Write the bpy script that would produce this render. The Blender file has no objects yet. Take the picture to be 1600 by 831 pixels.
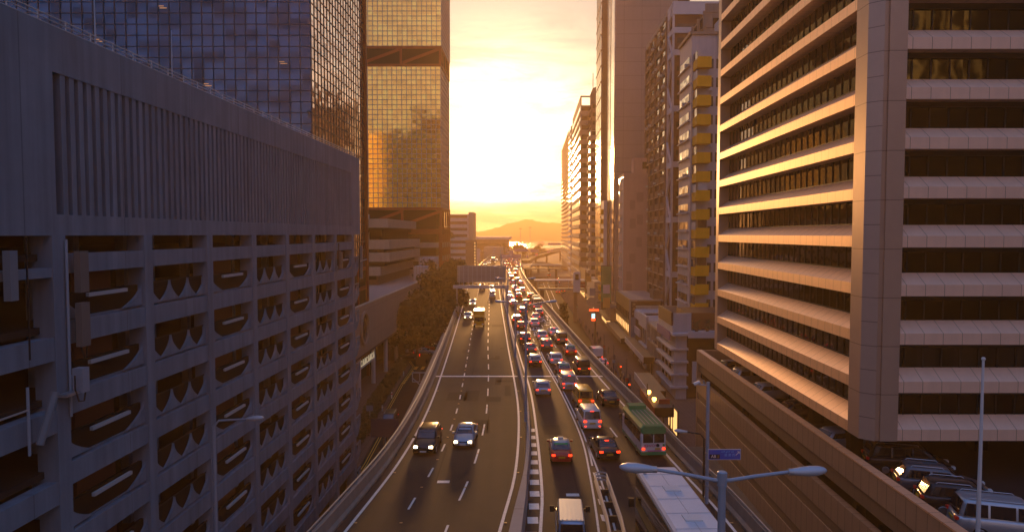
import bpy, bmesh, math, random
from mathutils import Vector, Matrix
random.seed(7)
R = math.radians
scene = bpy.context.scene
COL = scene.collection

# ------------------------------------------------------------------ camera
EYE = 18.0                                   # metres above the flyover deck (z = 0)
FPX = 1067.0
PITCH = math.atan(49.5 / FPX)
cam_d = bpy.data.cameras.new("camera"); cam = bpy.data.objects.new("camera", cam_d); COL.objects.link(cam)
cam_d.sensor_width = 36.0; cam_d.lens = 36.0 * FPX / 1600.0
cam_d.clip_start = 0.1; cam_d.clip_end = 20000
cam.location = (0, 0, EYE); cam.rotation_euler = (math.pi / 2 - PITCH, 0, 0)
scene.camera = cam

# ------------------------------------------------------------------ sky, sun, exposure
SUN_EL, SUN_AZ = R(5.2), R(-1.3)             # azimuth measured from +Y, positive to the right
SUN_DIR = Vector((math.sin(SUN_AZ) * math.cos(SUN_EL), math.cos(SUN_AZ) * math.cos(SUN_EL), math.sin(SUN_EL)))
world = bpy.data.worlds.new("World"); scene.world = world; world.use_nodes = True
def build_world():
    nt = world.node_tree; nt.nodes.clear(); N = nt.nodes.new; K = nt.links.new
    out = N("ShaderNodeOutputWorld")
    sky = N("ShaderNodeTexSky"); sky.sky_type = 'NISHITA'; sky.sun_disc = False
    sky.sun_elevation = SUN_EL; sky.sun_rotation = SUN_AZ
    sky.air_density = 1.0; sky.dust_density = 2.0; sky.ozone_density = 2.5
    bg = N("ShaderNodeBackground"); K(sky.outputs[0], bg.inputs[0]); bg.inputs[1].default_value = 0.05
    tc = N("ShaderNodeTexCoord"); nrm = N("ShaderNodeVectorMath"); nrm.operation = 'NORMALIZE'; K(tc.outputs['Generated'], nrm.inputs[0])
    dot = N("ShaderNodeVectorMath"); dot.operation = 'DOT_PRODUCT'; K(nrm.outputs[0], dot.inputs[0]); dot.inputs[1].default_value = SUN_DIR
    def m(op, a, b=None, clamp=False):
        n = N("ShaderNodeMath"); n.operation = op; n.use_clamp = clamp
        for i, s in ((0, a), (1, b)):
            if s is None: continue
            if isinstance(s, (int, float)): n.inputs[i].default_value = s
            else: K(s, n.inputs[i])
        return n.outputs[0]
    d = m('MAXIMUM', dot.outputs['Value'], 0.0)
    sep = N("ShaderNodeSeparateXYZ"); K(nrm.outputs[0], sep.inputs[0])
    # thin streaked cloud sheet, stretched along the horizon
    mp = N("ShaderNodeMapping"); mp.inputs['Scale'].default_value = (3.2, 3.2, 17.0); mp.inputs['Rotation'].default_value = (0, R(7), 0); K(nrm.outputs[0], mp.inputs[0])
    nz = N("ShaderNodeTexNoise"); nz.inputs['Scale'].default_value = 1.6; nz.inputs['Detail'].default_value = 9; nz.inputs['Roughness'].default_value = 0.62; nz.inputs['Distortion'].default_value = 0.6
    K(mp.outputs[0], nz.inputs[0])
    cr = N("ShaderNodeValToRGB"); cr.color_ramp.elements[0].position = 0.44; cr.color_ramp.elements[1].position = 0.60
    K(nz.outputs[0], cr.inputs[0])
    cl = m('MULTIPLY', cr.outputs[0], 1.0)
    # bright forward-scattered light round the low sun: tight core, wide veil
    core = m('MULTIPLY', m('POWER', d, 160.0), GLOW[0])
    mid = m('MULTIPLY', m('POWER', d, 24.0), GLOW[1])
    wide = m('MULTIPLY', m('POWER', d, 7.0), GLOW[2])
    dim = m('SUBTRACT', 1.2, m('MULTIPLY', cl, 0.62))
    # low bank of cloud along the horizon, its ragged top about three degrees up
    n3 = N("ShaderNodeTexNoise"); n3.inputs['Scale'].default_value = 14; n3.inputs['Detail'].default_value = 5; K(nrm.outputs[0], n3.inputs[0])
    edge = m('ADD', 0.046, m('MULTIPLY', n3.outputs[0], 0.014))
    bank = m('MULTIPLY', m('SUBTRACT', edge, sep.outputs[2]), 140.0, True)
    keep = m('SUBTRACT', 1.0, m('MULTIPLY', bank, 0.62))
    core = m('MULTIPLY', core, keep); mid = m('MULTIPLY', mid, keep)
    def lay(fac, colr):
        b = N("ShaderNodeBackground"); b.inputs[0].default_value = (*colr, 1); K(fac, b.inputs[1]); return b.outputs[0]
    def add(a, b):
        n = N("ShaderNodeAddShader"); K(a, n.inputs[0]); K(b, n.inputs[1]); return n.outputs[0]
    cb = N("ShaderNodeBackground"); cb.inputs[0].default_value = (1.0, 0.79, 0.58, 1); K(m('ADD', m('MULTIPLY', m('POWER', d, 4.0), 0.56), 0.08), cb.inputs[1])
    mxs = N("ShaderNodeMixShader"); K(m('MULTIPLY', cl, 0.85), mxs.inputs[0]); K(bg.outputs[0], mxs.inputs[1]); K(cb.outputs[0], mxs.inputs[2])
    s = mxs.outputs[0]
    s = add(s, lay(m('MULTIPLY', core, dim), (1.0, 0.74, 0.36)))
    s = add(s, lay(m('MULTIPLY', mid, dim), (1.0, 0.66, 0.36)))
    s = add(s, lay(m('MULTIPLY', wide, dim), (1.0, 0.73, 0.50)))
    # high pale cloud overhead and behind, cool dusk blue
    up = m('MULTIPLY', m('MAXIMUM', sep.outputs[2], 0.0), GLOW[3])
    away = m('SUBTRACT', 1.0, m('MULTIPLY', d, 0.92))          # the blue lies away from the sun
    s = add(s, lay(m('MULTIPLY', m('ADD', up, GLOW[4]), away), (0.13, 0.38, 1.0)))
    # rosy afterlight in the sky opposite the sun
    back = m('MULTIPLY', m('POWER', m('MAXIMUM', m('MULTIPLY', dot.outputs['Value'], -1.0), 0.0), 1.6), GLOW[5])
    s = add(s, lay(back, (1.0, 0.56, 0.42)))
    K(s, out.inputs[0])
GLOW = (5.5, 0.15, 0.25, 0.52, 0.082, 0.40)
build_world()
sun_d = bpy.data.lights.new("sun", 'SUN'); sun = bpy.data.objects.new("sun", sun_d); COL.objects.link(sun)
sun_d.energy = 4.6; sun_d.angle = R(5.0); sun_d.color = (1.0, 0.48, 0.15)
sun.rotation_euler = (-SUN_DIR).to_track_quat('-Z', 'Y').to_euler(); sun.location = (0, 60, 90)
scene.view_settings.view_transform = 'Standard'; scene.view_settings.look = 'None'
scene.view_settings.exposure = 0.3; scene.view_settings.gamma = 1.0; scene.view_settings.use_curve_mapping = False
scene.render.engine = 'CYCLES'
scene.cycles.max_bounces = 6; scene.cycles.diffuse_bounces = 2; scene.cycles.glossy_bounces = 3; scene.cycles.transmission_bounces = 2
scene.cycles.volume_bounces = 0; scene.cycles.transparent_max_bounces = 4; scene.cycles.caustics_reflective = False; scene.cycles.caustics_refractive = False
scene.cycles.sample_clamp_indirect = 4.0
scene.cycles.use_denoising = True

# ------------------------------------------------------------------ helpers
SH = 0.03                                    # the street runs 3 cm to the right for every metre ahead
def P(u, v, z): return (u + SH * v, v, z)    # street coordinates -> world
def ground(px, py, z=0.0):
    """A measured sight line of the photograph met with the level plane z: gives the spot on the road."""
    a = (px - 800) / FPX; b = (py - 415.5) / FPX
    dy = math.cos(PITCH) - b * math.sin(PITCH); dz = -math.sin(PITCH) - b * math.cos(PITCH)
    t = (z - EYE) / dz
    return Vector((a * t, dy * t, z))
def tag(o, label=None, cat=None, group=None, kind=None):
    if label: o["label"] = label
    if cat: o["category"] = cat
    if group: o["group"] = group
    if kind: o["kind"] = kind
    return o
def empty(name, loc=(0, 0, 0), rz=0.0, label=None, cat=None, group=None):
    o = bpy.data.objects.new(name, None); COL.objects.link(o); o.location = loc; o.rotation_euler = (0, 0, rz)
    o.empty_display_size = 0.3
    return tag(o, label, cat, group)
def copy_tree(o, parent=None):
    c = o.copy(); COL.objects.link(c); c.parent = parent
    for ch in KIDS.get(o.name, []): 
        k = copy_tree(ch, c); KIDS.setdefault(c.name, []).append(k)
    return c
KIDS = {}
class MB:
    """Collects faces (several materials allowed) and links them as ONE mesh object."""
    def __init__(s): s.v = []; s.f = []; s.m = []
    def add(s, vs, fs, mi=0):
        b = len(s.v); s.v += [tuple(x) for x in vs]; s.f += [tuple(i + b for i in f) for f in fs]; s.m += [mi] * len(fs); return s
    def quad(s, a, b, c, d, mi=0): return s.add([a, b, c, d], [(0, 1, 2, 3)], mi)
    def raw(s, x0, x1, y0, y1, z0, z1, mi=0):
        v = [(x, y, z) for z in (z0, z1) for y in (y0, y1) for x in (x0, x1)]
        return s.add(v, [(0, 2, 3, 1), (4, 5, 7, 6), (0, 1, 5, 4), (2, 6, 7, 3), (0, 4, 6, 2), (1, 3, 7, 5)], mi)
    def box(s, u0, u1, v0, v1, z0, z1, mi=0):          # in street coordinates
        v = [P(u, w, z) for z in (z0, z1) for w in (v0, v1) for u in (u0, u1)]
        return s.add(v, [(0, 2, 3, 1), (4, 5, 7, 6), (0, 1, 5, 4), (2, 6, 7, 3), (0, 4, 6, 2), (1, 3, 7, 5)], mi)
    def prism(s, pts, off, mi=0):                      # closed 3-D outline pushed along off
        n = len(pts); o = Vector(off)
        v = [Vector(p) for p in pts] + [Vector(p) + o for p in pts]
        f = [tuple(range(n))[::-1], tuple(range(n, 2 * n))] + [(i, (i + 1) % n, n + (i + 1) % n, n + i) for i in range(n)]
        return s.add(v, f, mi)
    def tube(s, path, r, n=8, mi=0, caps=True):
        path = [Vector(p) for p in path]; rs = r if isinstance(r, (list, tuple)) else [r] * len(path)
        rings = []; up = None
        for i, p in enumerate(path):
            t = (path[min(i + 1, len(path) - 1)] - path[max(i - 1, 0)]).normalized()
            if up is None: up = Vector((0, 0, 1)) if abs(t.z) < .9 else Vector((1, 0, 0))
            a = t.cross(up).normalized(); b = a.cross(t).normalized(); up = b
            rings.append([p + (a * math.cos(k * 2 * math.pi / n) + b * math.sin(k * 2 * math.pi / n)) * rs[i] for k in range(n)])
        v = [q for g in rings for q in g]; f = []
        for i in range(len(rings) - 1):
            for k in range(n): f.append((i * n + k, i * n + (k + 1) % n, (i + 1) * n + (k + 1) % n, (i + 1) * n + k))
        if caps: f += [tuple(range(n))[::-1], tuple((len(rings) - 1) * n + k for k in range(n))]
        return s.add(v, f, mi)
    def rings(s, rings, mi=0, caps=True):              # loft through equal rings of points
        n = len(rings[0]); v = [q for g in rings for q in g]; f = []
        for i in range(len(rings) - 1):
            for k in range(n): f.append((i * n + k, i * n + (k + 1) % n, (i + 1) * n + (k + 1) % n, (i + 1) * n + k))
        if caps: f += [tuple(range(n))[::-1], tuple((len(rings) - 1) * n + k for k in range(n))]
        return s.add(v, f, mi)
    def sweep(s, line, prof, mi=0, closed=True):       # profile [(offset to the right, z)] along a world polyline
        n = len(prof); rings = []
        for i, p in enumerate(line):
            p = Vector(p); t = Vector(line[min(i + 1, len(line) - 1)]) - Vector(line[max(i - 1, 0)]); t.z = 0; t.normalize()
            rt = Vector((t.y, -t.x, 0))
            rings.append([p + rt * o + Vector((0, 0, z)) for o, z in prof])
        v = [q for g in rings for q in g]; f = []
        for i in range(len(rings) - 1):
            for k in range(n if closed else n - 1): f.append((i * n + k, (i + 1) * n + k, (i + 1) * n + (k + 1) % n, i * n + (k + 1) % n))
        if closed: f += [tuple(range(n)), tuple((len(rings) - 1) * n + k for k in range(n))[::-1]]
        return s.add(v, f, mi)
    def build(s, name, mats, parent=None, smooth=False, local=False):
        me = bpy.data.meshes.new(name)
        off = Vector((0, 0, 0)) if (local or parent is None) else WORLD.get(parent.name, Vector((0, 0, 0)))
        me.from_pydata([tuple(Vector(q) - off) for q in s.v], [], s.f)
        for mm in (mats if isinstance(mats, (list, tuple)) else [mats]): me.materials.append(mm)
        me.polygons.foreach_set('material_index', s.m)
        if smooth: me.polygons.foreach_set('use_smooth', [True] * len(s.f))
        me.validate(); bm = bmesh.new(); bm.from_mesh(me); bmesh.ops.recalc_face_normals(bm, faces=bm.faces); bm.to_mesh(me); bm.free()
        o = bpy.data.objects.new(name, me); COL.objects.link(o)
        if parent is not None:
            o.parent = parent; KIDS.setdefault(parent.name, []).append(o); WORLD[o.name] = off
        return o
WORLD = {}                                   # where a thing's own origin stands, so parts can be drawn in world coordinates
def thing(name, loc, label, cat, group=None):
    o = empty(name, loc, 0, label, cat, group); WORLD[o.name] = Vector(loc); return o

# ------------------------------------------------------------------ materials
def M(name, base, rough=0.6, metal=0.0, var=0.18, vscale=0.6, joints=(), jdark=0.45, streak=0.0, bump=0.0, bscale=8.0, emit=None, spec=0.15, coat=0.0, track=0.0, cells=None, tilt=0.0, cellvar=0.3, ior=1.5):
    """Principled material: base colour broken up by noise, rain streaks, panel joints (axis, period, width, offset) and, with cells, a
    slightly different tone and tilt for every pane."""
    mt = bpy.data.materials.new(name); mt.use_nodes = True; nt = mt.node_tree; N = nt.nodes.new; K = nt.links.new
    b = nt.nodes['Principled BSDF']; b.inputs['Roughness'].default_value = rough; b.inputs['Metallic'].default_value = metal
    b.inputs['Specular IOR Level'].default_value = spec; b.inputs['Coat Weight'].default_value = coat
    b.inputs['Base Color'].default_value = (*base, 1)
    b.inputs['IOR'].default_value = ior
    if emit:
        b.inputs['Emission Color'].default_value = (*emit[0], 1); b.inputs['Emission Strength'].default_value = emit[1]
    tc = N("ShaderNodeTexCoord"); co = tc.outputs['Object']
    def mth(op, a, c=None):
        n = N("ShaderNodeMath"); n.operation = op
        for i, q in ((0, a), (1, c)):
            if q is None: continue
            if isinstance(q, (int, float)): n.inputs[i].default_value = q
            else: K(q, n.inputs[i])
        return n.outputs[0]
    fac = None
    if var > 0:
        nz = N("ShaderNodeTexNoise"); nz.inputs['Scale'].default_value = vscale; nz.inputs['Detail'].default_value = 6; nz.inputs['Roughness'].default_value = 0.65; K(co, nz.inputs[0])
        fac = mth('ADD', mth('MULTIPLY', nz.outputs[0], var * 2), 1 - var)
    if streak > 0:
        mp = N("ShaderNodeMapping"); mp.inputs['Scale'].default_value = (1.7, 1.7, 0.07); K(co, mp.inputs[0])
        n2 = N("ShaderNodeTexNoise"); n2.inputs['Scale'].default_value = 1.3; n2.inputs['Detail'].default_value = 5; K(mp.outputs[0], n2.inputs[0])
        q = mth('ADD', mth('MULTIPLY', n2.outputs[0], streak * 2), 1 - streak); fac = q if fac is None else mth('MULTIPLY', fac, q)
    if track > 0:                            # long darker wheel tracks down the lanes
        mp = N("ShaderNodeMapping"); mp.inputs['Scale'].default_value = (0.75, 0.010, 1.0); K(co, mp.inputs[0])
        n2 = N("ShaderNodeTexNoise"); n2.inputs['Scale'].default_value = 1.0; n2.inputs['Detail'].default_value = 4; K(mp.outputs[0], n2.inputs[0])
        q = mth('ADD', mth('MULTIPLY', n2.outputs[0], track * 2), 1 - track); fac = q if fac is None else mth('MULTIPLY', fac, q)
    sep = None
    if joints or cells:
        sep = N("ShaderNodeSeparateXYZ"); K(co, sep.inputs[0])
    for j in joints:
        ax, per, wid = j[:3]; off = j[3] if len(j) > 3 else 0.0
        fr = mth('FRACT', mth('DIVIDE', mth('ADD', sep.outputs['XYZ'.index(ax)], off + 1000 * per), per))
        q = mth('ADD', mth('MULTIPLY', mth('GREATER_THAN', fr, wid / per), 1 - jdark), jdark)
        fac = q if fac is None else mth('MULTIPLY', fac, q)
    wn = None
    if cells:
        cb = N("ShaderNodeCombineXYZ")
        for i, c in enumerate(cells): K(mth('FLOOR', mth('DIVIDE', sep.outputs[i], c)), cb.inputs[i])
        wn = N("ShaderNodeTexWhiteNoise"); K(cb.outputs[0], wn.inputs[0])
        q = mth('ADD', mth('MULTIPLY', wn.outputs[0], 2 * cellvar), 1 - cellvar); fac = q if fac is None else mth('MULTIPLY', fac, q)
    if fac is not None:
        mx = N("ShaderNodeVectorMath"); mx.operation = 'SCALE'; mx.inputs[0].default_value = base; K(fac, mx.inputs['Scale']); K(mx.outputs[0], b.inputs['Base Color'])
    if cells and tilt > 0:
        ge = N("ShaderNodeNewGeometry"); sb = N("ShaderNodeVectorMath"); sb.operation = 'SUBTRACT'; K(wn.outputs[1], sb.inputs[0]); sb.inputs[1].default_value = (.5, .5, .5)
        sc = N("ShaderNodeVectorMath"); sc.operation = 'SCALE'; K(sb.outputs[0], sc.inputs[0]); sc.inputs['Scale'].default_value = tilt
        ns = N("ShaderNodeTexNoise"); ns.inputs['Scale'].default_value = 0.9; ns.inputs['Detail'].default_value = 2; K(co, ns.inputs[0])
        s2 = N("ShaderNodeVectorMath"); s2.operation = 'SUBTRACT'; K(ns.outputs[1], s2.inputs[0]); s2.inputs[1].default_value = (.5, .5, .5)
        s3 = N("ShaderNodeVectorMath"); s3.operation = 'SCALE'; K(s2.outputs[0], s3.inputs[0]); s3.inputs['Scale'].default_value = tilt * 1.6
        ad = N("ShaderNodeVectorMath"); K(ge.outputs['Normal'], ad.inputs[0]); K(sc.outputs[0], ad.inputs[1])
        a2 = N("ShaderNodeVectorMath"); K(ad.outputs[0], a2.inputs[0]); K(s3.outputs[0], a2.inputs[1])
        nn = N("ShaderNodeVectorMath"); nn.operation = 'NORMALIZE'; K(a2.outputs[0], nn.inputs[0]); K(nn.outputs[0], b.inputs['Normal'])
    elif bump > 0:
        nb = N("ShaderNodeTexNoise"); nb.inputs['Scale'].default_value = bscale; nb.inputs['Detail'].default_value = 6; K(co, nb.inputs[0])
        bp = N("ShaderNodeBump"); bp.inputs['Strength'].default_value = bump; bp.inputs['Distance'].default_value = 0.05; K(nb.outputs[0], bp.inputs['Height']); K(bp.outputs[0], b.inputs['Normal'])
    return mt
# ------------------------------------------------------------------ palette
ASPH = M("asphalt", (0.036, 0.025, 0.020), 0.8, spec=0.25, track=0.6, var=0.3, vscale=0.35, bump=0.25, bscale=14)
ASPH2 = M("street_asphalt", (0.028, 0.024, 0.022), 0.9, spec=0.02, var=0.25, vscale=0.3, bump=0.25, bscale=14)
PAVE = M("brick_paving", (0.15, 0.092, 0.07), 0.9, spec=0.0, var=0.22, vscale=0.8, joints=(('X', 0.6, 0.05), ('Y', 0.6, 0.05)), jdark=0.6)
PAINT = M("road_paint", (0.70, 0.67, 0.62), 0.6, var=0.42, vscale=3.5)
YPAINT = M("yellow_road_paint", (0.70, 0.42, 0.06), 0.6, var=0.2, vscale=2.5)
CONC = M("parapet_concrete", (0.27, 0.215, 0.17), 0.7, var=0.25, vscale=0.7, streak=0.2, joints=(), bump=0.15)
LAND = M("reclaimed_land", (0.13, 0.115, 0.095), 0.8, var=0.3, vscale=0.02)
HILLM = M("hill_vegetation", (0.07, 0.08, 0.05), 0.9, var=0.4, vscale=0.01)
STEEL = M("galvanised_steel", (0.42, 0.43, 0.45), 0.42, metal=0.7, var=0.1)
GREYP = M("grey_painted_steel", (0.30, 0.35, 0.42), 0.45, var=0.1, metal=0.2)
DARKM = M("dark_metal", (0.035, 0.032, 0.03), 0.5, var=0.1)
WHITEP = M("white_painted_steel", (0.62, 0.61, 0.60), 0.45, var=0.1)
WATER = M("sea_water", (0.03, 0.05, 0.06), 0.16, var=0.0, bump=0.35, bscale=0.05)

# ------------------------------------------------------------------ the lie of the land
ST = -8.0                                    # street level under and beside the flyover
def plane(name, x0, x1, y0, y1, z, mat, kind="structure"):
    mb = MB(); mb.quad((x0, y0, z), (x1, y0, z), (x1, y1, z), (x0, y1, z)); o = mb.build(name, mat); return tag(o, kind=kind)
plane("ground", -900, 900, -160, 1300, ST - 0.06, LAND)
plane("sea_water", -2400, 2400, 1301, 3400, ST - 0.5, WATER)
def hill():
    mb = MB(); prof = [(-2200, 40), (-1500, 90), (-900, 60), (-520, 30), (-330, 20), (-190, 22), (-120, 34), (-60, 47), (0, 70), (45, 79), (85, 80), (130, 72), (180, 66), (240, 63), (300, 66), (345, 60), (420, 58), (520, 50), (800, 80), (1500, 120), (2200, 60)]
    xs = []; rnd = random.Random(3)
    for (a, za), (b, zb) in zip(prof, prof[1:]):
        n = max(2, int((b - a) / 9))
        for k in range(n): t = k / n; xs.append(((a + (b - a) * t) * 1.05, (za + (zb - za) * t) * 1.08))
    rows = []
    for j, (dy, s) in enumerate(((0, 0.0), (60, .30), (130, .62), (200, .88), (240, 1.0), (300, .8), (420, .0))):
        rows.append([(x, 2980 + dy + rnd.uniform(-9, 9), ST - 1 + (z + 8 + rnd.uniform(-2.2, 2.2) + 2.0 * math.sin(x * .05 + j)) * s) for x, z in xs])
    n = len(xs); v = [q for r in rows for q in r]
    f = [(j * n + i, j * n + i + 1, (j + 1) * n + i + 1, (j + 1) * n + i) for j in range(len(rows) - 1) for i in range(n - 1)]
    mb.add(v, f); tag(mb.build("hill", HILLM, smooth=True), kind="structure")
hill()

# ------------------------------------------------------------------ the flyover
def spline(pts, step=2.0):
    """Catmull-Rom through ground points, resampled along Y."""
    p = [Vector((q[0], q[1], q[2] if len(q) > 2 else 0.0)) for q in pts]; out = []
    for i in range(len(p) - 1):
        a = p[max(i - 1, 0)]; b = p[i]; c = p[i + 1]; d = p[min(i + 2, len(p) - 1)]
        n = max(1, int((c - b).length / step))
        for k in range(n):
            t = k / n; h = c.y - b.y
            mb_ = (c.x - a.x) / max(c.y - a.y, 1e-3) * h; mc_ = (d.x - b.x) / max(d.y - b.y, 1e-3) * h
            t2, t3 = t * t, t * t * t
            x = (2 * t3 - 3 * t2 + 1) * b.x + (t3 - 2 * t2 + t) * mb_ + (-2 * t3 + 3 * t2) * c.x + (t3 - t2) * mc_
            out.append(Vector((x, b.y + h * t, b.z + (c.z - b.z) * t)))
    out.append(p[-1]); return out
LE = spline([(-16.6, -40), (-13.4, 10), (-9.95, 42.3), (-8.98, 52.8), (-8.62, 64), (-8.85, 80), (-10.3, 120), (-11.96, 161), (-14.8, 228), (-16.6, 325), (-16.8, 418), (-16.1, 506), (-13, 620), (-6, 760), (10, 900)])
ML = spline([(-8.0, -40), (-3.6, 10), (-0.75, 40.7), (0.2, 50.2), (0.62, 62.3), (0.55, 75), (-0.75, 112), (-4.3, 226), (-6.1, 310), (-6.8, 427), (-6.0, 534), (-3, 620), (4, 760), (20, 900)])
MR = spline([(-3.2, -40), (-0.2, 10), (1.72, 40.6), (2.1, 47), (2.25, 63), (2.1, 78.4), (1.25, 98.4), (-0.3, 139), (-1.75, 184), (-3.2, 259), (-4.3, 356), (-4.3, 457), (-3.0, 534), (0, 620), (7, 760), (23, 900)])
RE = spline([(14.2, -40), (14.0, 10), (13.5, 42.6), (12.75, 53.5), (12.05, 67.4), (11.06, 83.6), (10.3, 98.4), (8.1, 154), (6.65, 188), (5.0, 243), (3.7, 300), (3.6, 356), (4.4, 427), (5.9, 519), (9, 620), (17, 760), (33, 900)])
def xat(line, y):
    for a, b in zip(line, line[1:]):
        if a.y <= y <= b.y: return a.x + (b.x - a.x) * (y - a.y) / max(b.y - a.y, 1e-6)
    return line[-1].x
def off(line, d, z=0.0):
    out = []
    for i, p in enumerate(line):
        t = line[min(i + 1, len(line) - 1)] - line[max(i - 1, 0)]; t.z = 0; t.normalize()
        out.append(Vector((p.x + t.y * d, p.y - t.x * d, p.z + z)))
    return out
def ribbon(mb, a, b, mi=0):
    n = len(a); mb.add(list(a) + list(b), [(i, n + i, n + i + 1, i + 1) for i in range(n - 1)], mi)
ys = [y * 2.0 for y in range(-20, 451)]
deck = MB()
L_ = [Vector((xat(LE, y) - 1.35, y, 0)) for y in ys]; R_ = [Vector((xat(RE, y) + 1.35, y, 0)) for y in ys]
ribbon(deck, L_, R_); ribbon(deck, [p + Vector((0, 0, -1.1)) for p in L_], L_, 1); ribbon(deck, R_, [p + Vector((0, 0, -1.1)) for p in R_], 1)
ribbon(deck, [p + Vector((1.5, 0, -1.4)) for p in R_], [p + Vector((-1.5, 0, -1.4)) for p in L_], 1)
tag(deck.build("flyover_road", [ASPH, CONC]), kind="structure")
piers = MB()
for y in range(-10, 880, 28):
    xa, xb = xat(LE, y), xat(RE, y)
    for x in (xa + 3, xb - 3): piers.tube([(x, y, ST - .05), (x, y, -1.3)], 0.9, 14)
    piers.raw(xa - .5, xb + .5, y - 1, y + 1, -2.3, -1.35)
tag(piers.build("flyover_piers", CONC), kind="structure")

def clip(line, y0, y1): return [p for p in line if y0 <= p.y <= y1]
PAR = [(-.10, 0.004), (-.10, .15), (.06, .34), (.13, 1.02), (.38, 1.02), (.42, .0), (.42, -1.1), (.15, -1.1)]
mb = MB(); mb.sweep(off(LE, -0.95), [(-o + .2, z) for o, z in PAR]); lb = tag(mb.build("parapet", CONC), "concrete parapet along the outer edge of the left carriageway", "parapet")
mb = MB(); mb.sweep(off(LE, -1.18, 1.14), [(-.05, -.05), (.05, -.05), (.05, .05), (-.05, .05)])
for p in off(LE, -1.18)[::1]:
    pass
mb.build("handrail", STEEL, lb)
mb = MB(); mb.sweep(off(RE, 0.75), PAR); rb = tag(mb.build("parapet", CONC), "concrete parapet with steel rail between the queuing traffic and the shops", "parapet")
mb = MB(); mb.sweep(off(RE, 1.0, 1.17), [(-.05, -.05), (.05, -.05), (.05, .05), (-.05, .05)])
for i, p in enumerate(clip(off(RE, 1.0), -20, 420)):
    if i % 2 == 0: mb.raw(p.x - .05, p.x + .05, p.y - .05, p.y + .05, 1.0, 1.2)
mb.build("handrail", STEEL, rb)
# concrete median between the carriageways: two walls and a flat top between them
def mid_line(y): return (xat(ML, y) + .62, xat(MR, y) - .95)
med = MB()
for y0, y1 in zip(ys, ys[1:]):
    a0, b0 = mid_line(y0); a1, b1 = mid_line(y1)
    if b0 - a0 < .5: b0 = a0 + .5
    if b1 - a1 < .5: b1 = a1 + .5
    if y0 > 500: continue
    for (lo0, lo1, z) in ((0, 0, 0),):
        med.quad((a0, y0, .0), (a1, y1, .0), (a1 + .12, y1, .85), (a0 + .12, y0, .85))
        med.quad((a0 + .12, y0, .85), (a1 + .12, y1, .85), (b1 - .12, y1, .85), (b0 - .12, y0, .85))
        med.quad((b0 - .12, y0, .85), (b1 - .12, y1, .85), (b1, y1, .0), (b0, y0, .0))
md = tag(med.build("median_barrier", M("median_concrete", (0.36, 0.29, 0.25), 0.75, var=0.25, vscale=0.8, joints=(("Y", 6.0, .06),))), "wide flat-topped concrete median dividing the two carriageways", "median barrier")

# ------------------------------------------------------------------ painted markings (each 5 mm above the deck)
mk = MB()
def line_strip(line, w, z=0.006): ribbon(mk, [p + Vector((0, 0, z)) for p in off(line, -w / 2)], [p + Vector((0, 0, z)) for p in off(line, w / 2)])
line_strip(clip(LE, -20, 500), .2); line_strip(clip(ML, -20, 500), .2); line_strip(clip(MR, -20, 500), .2); line_strip(clip(RE, -20, 500), .2)
def lerp_line(a, b, t, y0, y1): return [Vector((xat(a, y) * (1 - t) + xat(b, y) * t, y, 0)) for y in [y0 + k * (y1 - y0) / max(1, int((y1 - y0) / 2)) for k in range(int((y1 - y0) / 2) + 1)]]
D1 = spline([(-8.6, 10), (-6.85, 43.4), (-6.2, 50.4), (-5.8, 57.2), (-5.63, 64.2), (-5.67, 71.3), (-5.84, 78.1), (-6.15, 88), (-7.6, 130), (-10.2, 200), (-12.7, 300), (-13.3, 420)])
D2 = spline([(-6.4, 10), (-3.9, 42.4), (-3.24, 48.9), (-2.81, 55.8), (-2.62, 62.9), (-2.6, 69.7), (-3.05, 88), (-3.9, 110), (-5.3, 157), (-7.3, 220), (-9.3, 300), (-10, 420)])
for ln, ph in ((D1, 0), (D2, 1.5)):
    y = 14 + ph
    while y < 400: line_strip([Vector((xat(ln, yy), yy, 0)) for yy in (y, y + 1.2, y + (2.0 if ln is D1 else 3.6))], .15); y += 6.0 + (0 if ln is D1 else 1.5)
DL = spline([(0.9, 0), (4.0, 26), (5.26, 40.6), (5.84, 50.4), (6.14, 58.6), (5.95, 68), (5.52, 78.4), (4.35, 98.4), (4.15, 104)])
line_strip(DL, .14); line_strip(clip(off(DL, .32), 52, 105), .14)
G2 = spline([(5.3, 22), (6.3, 41), (6.55, 51), (6.45, 58.6)])
line_strip(G2, .14)
yy = 24.0
while yy < 56:                               # hatching in the gore ahead of the guard rail
    a, b = xat(DL, yy) + .3, xat(G2, yy) - .12
    if b - a > .25: mk.quad((a, yy, .0065), (b, yy - .25, .0065), (b, yy + .75, .0065), (a, yy + 1.0, .0065))
    yy += 2.6
yy = 22.0
while yy < 62:                               # hatching against the median
    a, b = mid_line(yy)[1] + .12, xat(MR, yy) - .15
    if b - a > .2: mk.quad((a, yy, .0065), (b, yy, .0065), (b, yy + 1.0, .0065), (a, yy + 1.0, .0065))
    yy += 2.2
D3 = spline([(10.0, 20), (9.85, 46), (9.5, 57.9), (9.04, 64.4), (8.35, 80.7), (7.19, 104), (6.9, 111), (5.2, 150), (3.2, 190), (1.6, 245), (.2, 320), (.3, 420)])
D4 = spline([(4.1, 106), (2.6, 140), (.9, 184), (-.6, 245), (-1.7, 320), (-1.6, 420)])
for ln in (D3, D4):
    y = ln[0].y
    while y < 400:
        if not (ln is D3 and y < 56): line_strip([Vector((xat(ln, q), q, 0)) for q in (y, y + 1.5, y + 3.0)], .15)
        y += 8.0
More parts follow.
